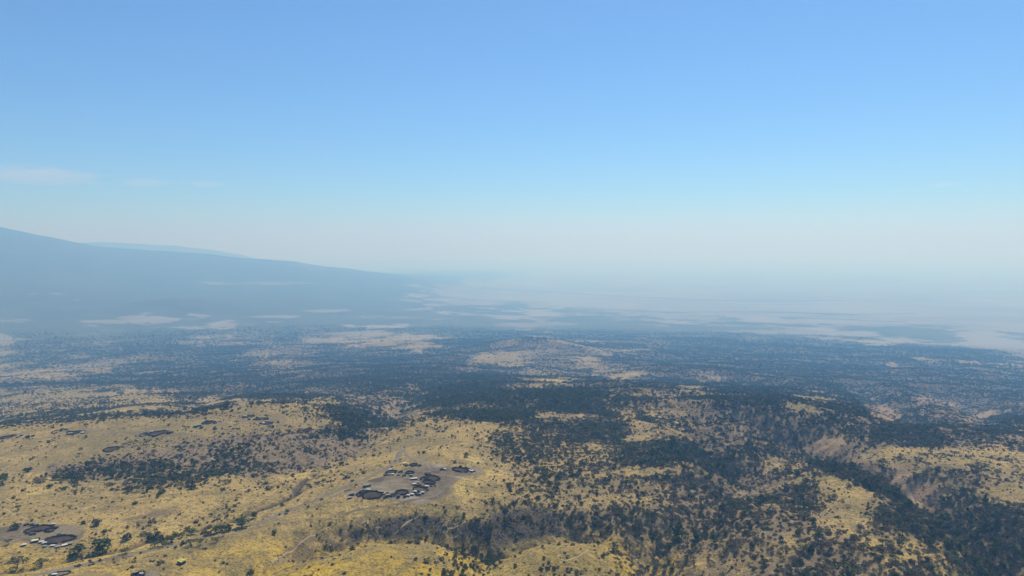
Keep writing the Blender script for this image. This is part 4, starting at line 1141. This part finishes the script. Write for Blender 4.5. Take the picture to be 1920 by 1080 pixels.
# the dark broken house at the bottom edge
p = at(259, 1081)
t_ = thing('ruined_house', 'dark tumbledown house with pale roof scraps at the bottom edge', 'ruin', p, .3)
rg_ = np.random.default_rng(5)
def wall_run(a, b_, h, th=.55):
    vs, fs = [], []
    n = max(3, int((Vector(b_) - Vector(a)).length / .8))
    d = (Vector(b_) - Vector(a)).normalized(); nn = Vector((-d.y, d.x))
    for i in range(n + 1):
        c = Vector(a) + (Vector(b_) - Vector(a)) * i / n
        hh = h * rg_.uniform(.65, 1.05)
        for k, z in ((-th / 2, -1.0), (-th / 2, hh), (th / 2, hh), (th / 2, -1.0)): vs.append((c.x + nn.x * k, c.y + nn.y * k, z))
        if i:
            r = len(vs) - 8
            for q_ in range(3): fs.append((r + q_, r + q_ + 1, r + q_ + 5, r + q_ + 4))
    m = len(vs) - 4
    fs += [(3, 2, 1, 0), (m, m + 1, m + 2, m + 3)]
    o = link_mesh('wall', vs, fs, M_WALL, t_); C.objects.link(o)
for a, b_, h in (((-5, -3.2), (5.2, -3.5), 3.6), ((5.2, -3.0), (5.5, 3), 3.2), ((4.9, 3.2), (-5, 3.4), 4.2), ((-5.3, 2.9), (-5.4, -2.8), 4.0), ((.6, -2.8), (.4, 2.8), 3.0)): wall_run(a, b_, h)
for cx_, cy_, cz_, l_, w_, tl in ((-2.4, 1.2, 4.2, 4.6, 2.6, .12), (2.9, -.6, 3.3, 3.2, 4.0, -.2)):
    vs, fs = [], []
    for i in range(6):
        for j in range(5):
            x, y = (i / 5 - .5) * l_, (j / 4 - .5) * w_
            for dz in (0, .09): vs.append((cx_ + x, cy_ + y, cz_ + tl * x - .12 * (j / 2 - 1) ** 2 + .15 * math.sin(i * 1.7 + j) + dz))
    def id_(i, j, k): return (i * 5 + j) * 2 + k
    for i in range(5):
        for j in range(4):
            fs.append((id_(i, j, 1), id_(i + 1, j, 1), id_(i + 1, j + 1, 1), id_(i, j + 1, 1))); fs.append((id_(i, j, 0), id_(i, j + 1, 0), id_(i + 1, j + 1, 0), id_(i + 1, j, 0)))
    for i in range(5):
        fs.append((id_(i, 0, 0), id_(i + 1, 0, 0), id_(i + 1, 0, 1), id_(i, 0, 1))); fs.append((id_(i, 4, 1), id_(i + 1, 4, 1), id_(i + 1, 4, 0), id_(i, 4, 0)))
    for j in range(4):
        fs.append((id_(0, j, 1), id_(0, j + 1, 1), id_(0, j + 1, 0), id_(0, j, 0))); fs.append((id_(5, j, 0), id_(5, j + 1, 0), id_(5, j + 1, 1), id_(5, j, 1)))
    o = link_mesh('roof', vs, fs, ROOFM['S'], t_); C.objects.link(o)

# ------------------------------------------------------------------ thin clouds far off to the left
cl_m = bpy.data.materials.new('thin_cloud'); cl_m.use_nodes = True
ct = cl_m.node_tree; ct.nodes.clear(); q = NB(ct)
tc = q.n('ShaderNodeTexCoord')
oc = tc.outputs['Object']
ln = q.n('ShaderNodeVectorMath', operation='LENGTH'); q.link(oc, ln.inputs[0])
nz = q.noise(oc, 2.6, 5, .62, .4)
dn = q.step(q.math('SUBTRACT', q.math('ADD', q.math('MULTIPLY', nz, 1.5), .12), ln.outputs['Value']), .0, .5)
cv = q.n('ShaderNodeVolumePrincipled'); cv.inputs['Color'].default_value = (.97, .97, 1, 1); cv.inputs['Anisotropy'].default_value = .3
q.link(q.math('MULTIPLY', dn, 5e-4), cv.inputs['Density'])
co = q.n('ShaderNodeOutputMaterial'); q.link(cv.outputs[0], co.inputs['Volume'])
def cloud(u, v, wpx, hpx, label, seed):
    dx, dy, t = ray(u, v)
    r = 30000.0
    bmx = bmesh.new(); bmesh.ops.create_icosphere(bmx, subdivisions=3, radius=1.15)
    for w in bmx.verts:
        if w.co.z < -.5: w.co.z = -.5 + (w.co.z + .5) * .15
    me = bpy.data.meshes.new('cloud'); bmx.to_mesh(me); bmx.free(); me.materials.append(cl_m)
    o = bpy.data.objects.new('cloud', me); C.objects.link(o)
    o.location = (dx * r, dy * r, CAM_Z + t * r)
    s = r / FPX / 2
    o.scale = (wpx * s, wpx * s * .5, hpx * s)
    o.rotation_euler = (0, 0, -math.atan2(dx, dy))
    o['label'] = label; o['category'] = 'cloud'; o['group'] = 'thin clouds low over the mountain'
cloud(70, 330, 230, 44, 'largest thin white cloud, low over the mountain at the left edge', 1)
cloud(272, 343, 110, 22, 'small faint cloud right of the large thin cloud', 2)
cloud(385, 345, 90, 16, 'faintest and rightmost of the left-hand clouds', 3)
cloud(1768, 347, 60, 16, 'tiny faint cloud alone in the right half of the sky', 4)
